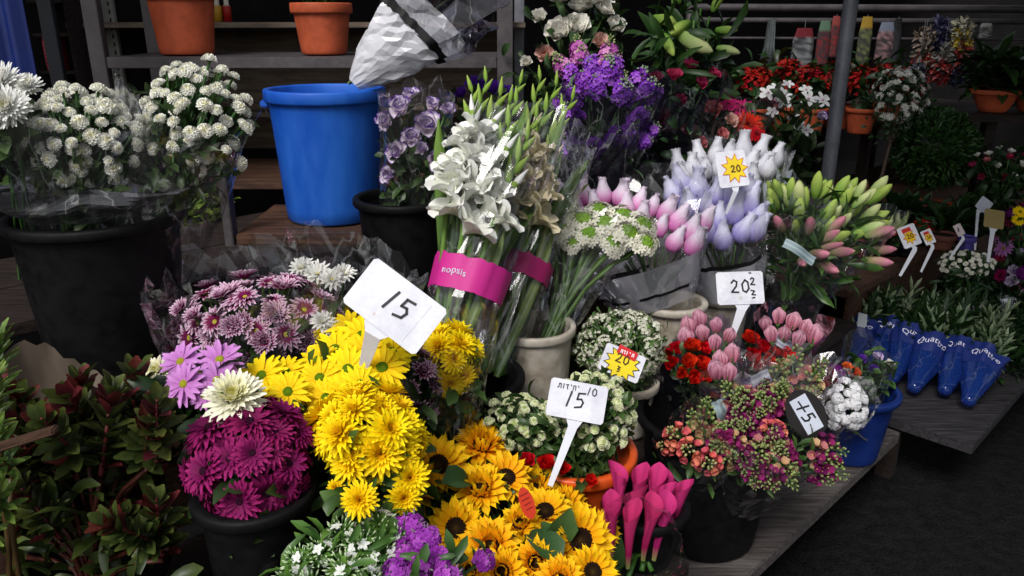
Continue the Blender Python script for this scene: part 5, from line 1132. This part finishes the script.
# ------------------------------------------------------------------ price signs
INK = c(24, 22, 30)
def p15(mt, wd, h, fr): write(mt, '15', -wd*.1, -h*.14, h*.38, h*.05, fr, 1.0)
sign('large white price sign reading 15, tilted, above the yellow daisies', 395, 306, 1.2, 92, 56, 37, (362, 372, 1.26), p15, notch=.24)
def p15b(mt, wd, h, fr):
    write(mt, '15', -wd*.17, -h*.18, h*.4, h*.045, fr, .9)
    x = -wd*.36
    for ch in ('tav', 'vav', 'dalet', 'yod', 'het', 'yod'): write(mt, [ch], x, h*.26, h*.13, h*.022, fr); x += h*.12 if ch not in ('yod', 'vav') else h*.075
    write(mt, '10', wd*.16, h*.2, h*.2, h*.026, fr, 1.0)
sign('white price sign reading 15 with a line of Hebrew writing, in the button mums', 577, 401, 1.4, 58, 38, 11, (550, 486, 1.36), p15b, notch=.2, tl=(0, .1))
def p20y(mt, wd, h, fr):
    o, u, v, n = fr
    burst(mt, 0, -h*.02, h*.62, fr, c(240, 214, 16), .0014, 13, .7, .95, c(60, 44, 10))
    f2 = (o+n*.0016, u, v, n); mt.prism([(-wd*.22, h*.28), (wd*.26, h*.2), (wd*.28, h*.52), (-wd*.2, h*.6)], .0006, c(206, 20, 34), f2)
    f3 = (o+n*.0024, u, v, n); write(mt, '20', -h*.27, h*-.02, h*.32, h*.045, f3, .85, c(70, 40, 10)); write(mt, ['mark'], -h*.1, -h*.34, h*.2, h*.04, f3, 1, c(50, 40, 10))
    for i, ch in enumerate(('het', 'dalet', 'vav', 'yod', 'het')): write(mt, [ch], -wd*.13+i*wd*.07, h*.33, h*.12, h*.03, f3, 1, c(246, 240, 240))
sign('white sign with a yellow starburst reading 20 and a red strip, in the waxflower', 622, 363, 1.68, 42, 28, 22, (612, 394, 1.7), p20y, notch=.2, paper=False)
def p20c(mt, wd, h, fr):
    write(mt, '20', -wd*.2, -h*.14, h*.38, h*.05, fr, .85); write(mt, '2', wd*.22, h*.08, h*.22, h*.04, fr); write(mt, ['mark'], wd*.22, -h*.32, h*.26, h*.04, fr); write(mt, ['yod', 'yod'], wd*.2, h*.36, h*.1, h*.03, fr)
sign('white price sign reading 20 standing above the blush buds', 740, 288, 1.98, 47, 33, -2, (730, 342, 1.98), p20c, notch=.24)
def pstar(mt, wd, h, fr):
    burst(mt, wd*.08, 0, h*.34, fr, c(236, 206, 20), .0012, 9, .6, 1.15, c(200, 60, 20)); o, u, v, n = fr; write(mt, '20', -h*.04, -h*.1, h*.18, h*.035, (o+n*.0014, u, v, n), .8, c(90, 50, 10))
sign('white price sign with a yellow and red star above the white net sleeved buds', 732, 169, 2.12, 30, 37, -7, (726, 214, 2.14), pstar, notch=.2, paper=False)
def pst2(mt, wd, h, fr):
    burst(mt, 0, -h*.05, h*.3, fr, c(232, 190, 20), .0012, 8, .6, 1.1, c(190, 40, 20)); o, u, v, n = fr; mt.prism([(-wd*.28, h*.2), (wd*.2, h*.2), (wd*.2, h*.38), (-wd*.28, h*.38)], .0016, c(196, 40, 24), fr)
    write(mt, '20', -h*.12, -h*.12, h*.2, h*.04, (o+n*.0014, u, v, n), .8, c(80, 40, 10))
sign('largest of the small star price signs at the counter board', 909, 236, 2.78, 19, 22, -20, (900, 276, 2.74), pst2, notch=.3, paper=False)
sign('small price sign with a yellow star, second from the lily buds', 928, 237, 2.85, 11, 15, -22, (921, 272, 2.8), pst2, notch=.4, paper=False)
sign('small pinkish price sign on a bent stake by the counter board', 959, 230, 2.95, 8, 12, -25, (950, 258, 2.9), lambda mt, wd, h, fr: write(mt, '1', -h*.1, -h*.1, h*.3, h*.08, fr), notch=.5, paper=False, col=c(206, 190, 190))
sign('blank brownish card sign at the upper right', 994, 219, 3.0, 20, 19, 10, (988, 262, 2.95), None, notch=.3, paper=False, col=c(150, 132, 80))
sign('white card sign behind the brownish one', 984, 205, 3.12, 13, 14, 40, (975, 250, 3.05), None, notch=.3, paper=False, col=c(190, 194, 204))
# oval black tag with 15
p = W(806, 414, 1.62); a_ = -1.05; u = RT*math.cos(a_)+UP*math.sin(a_); v = -RT*math.sin(a_)+UP*math.cos(a_); t_ = thing('price_tag', p, 'black oval tag with a white label reading 15 on the snapdragons', 'price tag')
m = MB(); fr = (V((0, 0, 0)), u, v, -FW); k = 1.62/F
m.prism([(26*k*math.cos(i*PI/16), 19*k*math.sin(i*PI/16)) for i in range(32)], .002, c(24, 18, 18), fr); link('card', m.mesh('card', generic_m, False), t_)
m = MB(); m.prism([(-19*k, -9*k), (19*k, -9*k), (19*k, 9*k), (-19*k, 9*k)], .001, c(206, 212, 226), (-FW*.0022, u, v, -FW)); lo = link('label', m.mesh('label', paper_m, False), t_)
m = MB(); write(m, '15', -9*k, -6*k, 12*k, 1.8*k, (-FW*.0034, u, v, -FW), 1.3); m.stroke([(-15*k, -1*k), (-3*k, 0)], 1.6*k, .0005, INK, (-FW*.0034, u, v, -FW)); link('writing', m.mesh('writing', generic_m, False), lo)

# ------------------------------------------------------------------ far background, right: pots and decorations on the counter
CZ = .501
def onc(px, py, d):
    p = W(px, py, d); return V((p.x, p.y, CZ))
def pot(px, d, r, h, mat, label, py=200, z=.501):
    p = W(px, py, d); bucket('flower_pot', label, 'pot', V((p.x, p.y, z+h)), r, z, mat, 'small pots on the counter', .75, .005, soil=True, rimh=.018); return V((p.x, p.y, z+h*.9))
# orchids
b_ = pot(795, 3.5, .08, .14, black_m, 'dark pot holding the white orchids', 170)
bouquet('orchid_plant', 'white moth orchids in a dark pot left of the pole', 'plant', None, b_, heads_px([(768, 93, 3.5, 9, -.2, .2), (783, 101, 3.5, 9, 0, .1), (795, 122, 3.48, 9, 0, 0), (808, 99, 3.5, 9, .1, .1), (822, 100, 3.5, 9, .3, .1), (784, 96, 3.52, 8, -.1, .3), (806, 90, 3.55, 7, 0, .4), (820, 118, 3.5, 8, .2, 0, 'lisianthus'), (806, 130, 3.48, 7, 0, -.1), (776, 88, 3.55, 7, -.2, .4), (772, 112, 3.5, 6, -.2, 0), (788, 84, 3.55, 6, 0, .5)], 'orchid'), (90, .13, .035, c(30, 50, 26), c(52, 80, 38), .1, .8, .060))
# poinsettias
for i, (px, py, d) in enumerate(((755, 78, 4.0), (785, 72, 4.1), (812, 80, 4.0), (838, 74, 4.2), (862, 80, 4.0), (886, 76, 4.2))):
    b_ = pot(px, d, .075, .13, terra_m, ('pot under the first poinsettia from the left', 'pot under the second poinsettia from the left', 'pot under the poinsettia just left of the pole', 'pot under the poinsettia behind the pole', 'pot under the poinsettia right of the pole', 'pot under the poinsettia by the white flowering tree')[i], 110, .821)
    bouquet('poinsettia', ('dark red poinsettia farthest left above the orchids', 'dark red poinsettia second from the left', 'dark red poinsettia just left of the pole', 'dark red poinsettia behind the pole', 'dark red poinsettia right of the pole', 'dark red poinsettia by the white flowering tree')[i], 'plant', 'poinsettias', b_, dome(px, py+4, 17, 16, d, 12, .08, key='poinsettia', sc=.052, upb=.6), (70, .08, .04, GD0, GD1, .4, .95, .06))
# white flowering tree
b_ = pot(874, 3.45, .07, .09, terra_m, 'small terracotta pot under the white flowering tree', 178)
def treetrunk(root, base):
    m = MB(); e = W(900, 112, 3.5)-base
    m.tube([V((0, 0, -.02)), e*.35+V((.01, 0, 0)), e*.7, e], [.011, .009, .008, .004], 7, c(92, 76, 60))
    for a in range(9): m.tube([e*.65, e+V((math.cos(a*.7*2)*.09, math.sin(a*1.4)*.09, .04+.01*a))], [.005, .002], 5, c(92, 76, 60))
    link('trunk', m.mesh('trunk', leaf_m), root)
bouquet('standard_tree', 'little tree with small white flowers in a pot', 'plant', None, b_, dome(900, 98, 27, 33, 3.5, 62, .11, key='white_daisy', sc=.0185, upb=.3), (500, .03, .014, GD0, GD1, .8, 1.05, .05), None, extra=treetrunk)
# topiary ball
def topiary(px, py, d, r, label):
    b_ = pot(px, d, .085, .1, terra_m, 'terracotta pot under the clipped green ball', py+40); C = W(px, py, d); root = thing('topiary', b_, label, 'plant'); R = random.Random(9); m = MB()
    m.lathe([(r*.84*math.sin(k*PI/12)+.0005, -r*.72*math.cos(k*PI/12)) for k in range(13)], 24, c(28, 46, 18), o=C-b_)
    for i in range(3600):
        dd = V((R.gauss(0, 1), R.gauss(0, 1), R.gauss(0, 1))).normalized(); M = frame(C-b_+dd*r*R.uniform(.8, 1.0)*V((1, 1, .82)).length/1.63, (dd+V((R.uniform(-.6, .6), R.uniform(-.6, .6), R.uniform(-.3, .6)))).normalized(), R.random()*6)
        petal(m, .03, .011, 1.3, -.4, 0, 0, 0, c(34, 58, 22), c(58, 92, 36), .2, .5, .2, seg=2, M=M)
    link('crown', m.mesh('crown', leaf_m), root); m = MB(); m.tube([V((0, 0, 0)), (C-b_)*.8], [.01, .007], 6, c(70, 54, 40)); link('trunk', m.mesh('trunk', leaf_m), root)
topiary(934, 148, 3.5, .17, 'round clipped dark green topiary ball on the counter')
# bark sculpture
p = onc(866, 176, 3.3); m = MB(); R = random.Random(4)
for i in range(7):
    a = i*.9; m.tube([V((.05*math.cos(a), .05*math.sin(a), 0)), V((.03*math.cos(a+1), .03*math.sin(a+1), .068)), V((.015*math.cos(a+2), .02*math.sin(a+2), .16)), V((.01*math.cos(a+2.6), .01*math.sin(a+2), .23))], [.014, .018, .014, .004], 7, mixc(c(110, 74, 40), c(140, 96, 56), R.random()))
tag(link('twisted_root', m.mesh('twisted_root', leaf_m), None, p), 'brown twisted root ornament left of the white flowering tree', 'ornament')
# cones with gnome-like red shapes
for i, (px, d) in enumerate(((864, 3.0), (884, 3.02))):
    p = onc(px, 205, d); m = MB(); m.lathe([(.001, 0), (.03, 0), (.032, .04), (.018, .10), (.006, .17), (.001, .175)], 16, [c(110, 18, 14), c(130, 22, 16), c(140, 26, 18), c(150, 30, 20), c(150, 30, 20), c(150, 30, 20)])
    tag(link('red_candle', m.mesh('red_candle', generic_m), None, p), ('red cone candle nearest the pole', 'red cone candle right of the first one')[i], 'candle', 'red cones on the counter')
# white upright labels in pots
for i, px in enumerate((835, 842, 849, 856)):
    p = onc(px, 215, 2.98); m = MB(); m.prism([(-.006, 0), (.006, 0), (.007, .060), (0, .1), (-.007, .060)], .0015, c(176, 184, 206), (V((0, 0, 0)), V((1, 0, 0)), V((.2, .1, 1)).normalized(), V((0, -1, 0)))); 
    tag(link('plant_label', m.mesh('plant_label', paper_m, False), None, p), 'white pointed plant label standing beside the pole', 'plant label', 'white plant labels')
# primulas and kalanchoes small pots along the counter front
PR = [(880, 3.0, 'gerbera', 'orange', 'small red flowering pot nearest the lily buds', 217), (896, 3.02, 'orange_rose', '', 'small orange flowering pot second along the counter', 217), (912, 3.0, 'gerbera', '', 'bright red flowering pot third along the counter', 212), (930, 3.15, 'gerbera', '', 'small red flowering pot behind the third one', 195), (860, 3.2, 'poinsettia', '', 'small dark red plant behind the plant labels', 190)]
for px, d, key, _, lab, py in PR:
    b_ = pot(px, d, .035, .05, black_m, 'tiny black pot of the ' + lab.replace('small ', '').replace('bright ', ''), py)
    bouquet('potted_flower', lab, 'plant', 'little flowering pots', b_, [(b_+V((.018*math.cos(a), .018*math.sin(a), .045)), V((math.cos(a)*.4, math.sin(a)*.4-.4, 1)).normalized(), .026, key) for a in (0, 1.3, 2.6, 3.9, 5.2)], (50, .04, .02, GD0, GD1, .5, 1, .025))
for i, (px, py, d, r, lb_) in enumerate(((955, 195, 3.2, .09, 'bushy green plant on the counter below the topiary'), (985, 190, 3.3, .1, 'bushy green plant under the cyclamens'), (905, 188, 3.35, .08, 'spiky green plant in front of the topiary pot'), (1010, 60, 4.2, .16, 'dark leafy plant in the bowl at the upper right'), (985, 52, 4.3, .15, 'dark leafy plant beside the upper right bowl'))):
    if i < 3: potplant('potted_plant', lb_, 'plant', onc(px, py, d), 240, .12, .03, GD0, GD1, r*.7, .1, 'green plants on the counter', (-.1, 1.4))
# bowls on a tall stand at the upper right
st = W(998, 112, 3.5); root = thing('plant_stand', V((st.x, st.y, .5)), 'dark wooden stand carrying terracotta bowls at the upper right', 'stand')
zt = W(998, 112, 3.5).z
m = MB(); m.box((-.2, -.13, zt-.53), (.3, .13, zt-.5)); link('top', m.mesh('top', dkwood_m, bevel=.002), root)
for x in (-.03, .25): 
    m = MB(); m.box((x-.025, -.025, 0), (x+.025, .025, zt-.532)); link('leg', m.mesh('leg', dkwood_m, bevel=.002), root)
for i, (px, lb_) in enumerate(((992, 'terracotta bowl on the tall stand, left one'), (1032, 'terracotta bowl on the tall stand, right one'))):
    p = W(px, 88, 3.5); b = V((p.x, st.y, zt)); bucket('bowl', lb_, 'bowl', V((p.x, st.y, zt+.1)), .1, zt, terra_m, 'terracotta bowls', .55, .006, soil=True)
    potplant('potted_plant', ('dark leafy plant in the left terracotta bowl', 'dark leafy plant in the right terracotta bowl')[i], 'plant', V((p.x, st.y, zt+.09)), 260, .14, .04, GD0, GD1, .09, .14, 'plants in the bowls', (-.3, 1.4))
cy = onc(1000, 200, 3.3)
bouquet('cyclamen', 'pink and white cyclamens at the right edge', 'plant', None, cy, dome(1002, 168, 32, 18, 3.35, 26, .1, key=['pink_rose', 'pink_rose', 'white_rose', 'salmon_rose'], sc=.022, upb=.6), (220, .05, .03, GD0, GD1, .4, .95, .05))
bouquet('potted_flower', 'yellow pansy at the right edge', 'plant', None, onc(1024, 240, 3.1), heads_px([(1020, 212, 3.05, 7, 0, .2), (1018, 220, 3.05, 6, 0, 0)], 'yellow_daisy'), (30, .03, .02, GD0, GD1, .4, .9, .02))
p = onc(972, 215, 3.05); bucket('flower_pot', 'small violet pot behind the card signs', 'pot', V((p.x, p.y, CZ+.07)), .03, CZ, solid('violet_plastic', c(70, 56, 140), .5), None, .8, .004, soil=True)
p = onc(945, 218, 3.1); bucket('flower_pot', 'brown clay pot under the bushy green plant', 'pot', V((p.x, p.y, CZ+.07)), .055, CZ, solid('brown_clay', c(96, 50, 36), .7), None, .8, .004, soil=True)
# pink chest / pale shelf items at upper right, far
def fshelf():
    a, b = W(740, 20, 4.6), W(1060, 22, 4.6); root = thing('hanging_rail', V((a.x, a.y, a.z)), 'grey metal rail with decorations hanging from it', 'rail')
    for dz, r in ((0, .016), (.07, .022), (-.1, .008)):
        m = MB(); m.tube([V((-.3, 0, dz)), b-a+V((0, 0, dz))], r, 10, (.5,)*4); link('tube', m.mesh('tube', rack_m), root)
    for x in (-.3, b.x-a.x):
        m = MB(); m.tube([V((x, 0, -a.z)), V((x, 0, .3))], .02, 10, (.5,)*4); link('post', m.mesh('post', rack_m), root)
    return a
ra = fshelf()
DEC = [(772, 38, 20, 52, c(150, 160, 160), c(120, 130, 132), 'silver grey tinsel bundle', 'tinsel'), (805, 42, 22, 40, c(150, 30, 40), c(180, 184, 186), 'packet with red header and glittering black contents', 'packet'), (826, 36, 14, 44, c(120, 160, 130), c(150, 40, 40), 'green and red hanging packet', 'packet'), (837, 30, 10, 40, c(190, 80, 76), c(170, 40, 44), 'red ribbon roll hanging left of the pole', 'ribbon'),
       (868, 34, 14, 50, c(214, 170, 50), c(150, 160, 90), 'yellow and orange hanging packet', 'packet'), (888, 36, 18, 40, c(150, 160, 186), c(196, 150, 150), 'grey blue hanging bag right of the pole', 'bag'), (899, 36, 10, 50, c(14, 16, 22), c(30, 34, 44), 'black hanging bag', 'bag'),
       (926, 50, 20, 50, c(170, 150, 130), c(196, 60, 40), 'silver and red flower garland', 'garland'), (941, 34, 18, 30, c(20, 24, 100), c(14, 18, 70), 'navy blue pompon garland', 'garland'), (944, 60, 20, 24, c(150, 150, 140), c(190, 20, 26), 'grey and red pompon garland under the navy one', 'garland'),
       (962, 34, 24, 22, c(214, 210, 180), c(220, 190, 20), 'cream and yellow pompon garland', 'garland'), (962, 60, 20, 26, c(180, 24, 20), c(30, 36, 90), 'red and blue pompon garland below the cream one', 'garland'), (987, 28, 14, 14, c(206, 206, 200), c(196, 196, 190), 'white card hanging at the upper right', 'card'), (918, 78, 12, 26, c(90, 100, 130), c(176, 60, 40), 'small blue and red hanging trinket', 'trinket')]
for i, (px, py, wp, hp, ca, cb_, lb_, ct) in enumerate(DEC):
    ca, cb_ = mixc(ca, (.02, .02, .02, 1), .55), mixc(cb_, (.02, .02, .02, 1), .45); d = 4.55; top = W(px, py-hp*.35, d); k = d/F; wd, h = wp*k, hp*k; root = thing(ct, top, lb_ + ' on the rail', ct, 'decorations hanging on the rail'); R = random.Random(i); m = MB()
    if ct in ('packet', 'bag', 'ribbon', 'card'):
        rows = []; cols = []
        for a in range(17):
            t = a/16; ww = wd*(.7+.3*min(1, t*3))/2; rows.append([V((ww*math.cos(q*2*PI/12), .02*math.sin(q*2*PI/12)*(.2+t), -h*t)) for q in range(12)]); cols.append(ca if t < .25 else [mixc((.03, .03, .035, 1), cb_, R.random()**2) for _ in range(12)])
        m.grid(rows, cols, True); m.f.append(tuple(range(len(m.v)-12, len(m.v)))); m.mi.append(0)
    elif ct == 'tinsel':
        for a in range(160):
            x, y = R.uniform(-1, 1)*wd*.15, R.uniform(-.015, .015); e = V((x*3*R.uniform(.7, 1.1), y*2, -h*R.uniform(.8, 1.05))); m.tube([V((x, y, 0)), V((x*1.5, y, -h*.5)), e], .0025, 3, mixc(ca, cb_, R.random()))
    else:
        for a in range(260):
            z = R.uniform(-1, 0); dd = V((R.gauss(0, 1), R.gauss(0, 1), R.gauss(0, 1))).normalized(); cc = ca if z > -.5 else cb_
            M = frame(V((0, 0, z*h))+dd*wd*.3, dd, R.random()*6); petal(m, .04, .02, 1.2, -.5, 0, 0, 0, cc, mixc(cc, (1, 1, 1, 1), R.random()*.12), .2, .6, .3, seg=2, M=M)
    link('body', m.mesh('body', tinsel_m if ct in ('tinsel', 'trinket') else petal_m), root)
    m = MB(); z1 = ra.z - top.z; m.tube([V((0, 0, -.01)), V((0, 0, max(.01, z1)))], .002, 4, c(80, 80, 84)); link('hook', m.mesh('hook', generic_m), root)
# white racks and boxes under the garlands
def farbox(px, py, d, wp, hp, dp, cc, label, name='carton'):
    p = W(px, py, d); k = d/F; m = MB(); m.box((-wp*k/2, 0, -hp*k/2), (wp*k/2, dp, hp*k/2), cc); root = thing(name, p, label, 'box'); link('case', m.mesh('case', generic_m, bevel=.004), root)
    m = MB(); m.box((-wp*k*.4, -.002, -hp*k*.25), (wp*k*.4, -.0005, hp*k*.2), mixc(cc, (0, 0, 0, 1), .3)); link('face_label', m.mesh('face_label', generic_m), root)
ft = W(960, 125, 4.3)
slab_root = platform('dark table behind the topiary carrying pale boxes', 4.3, 6.0, 1.35, 1.95, W(960, 112, 4.6).z, dkwood_m, .02, n=1, cat='table', name='back_table')

print('objects', len(bpy.data.objects))
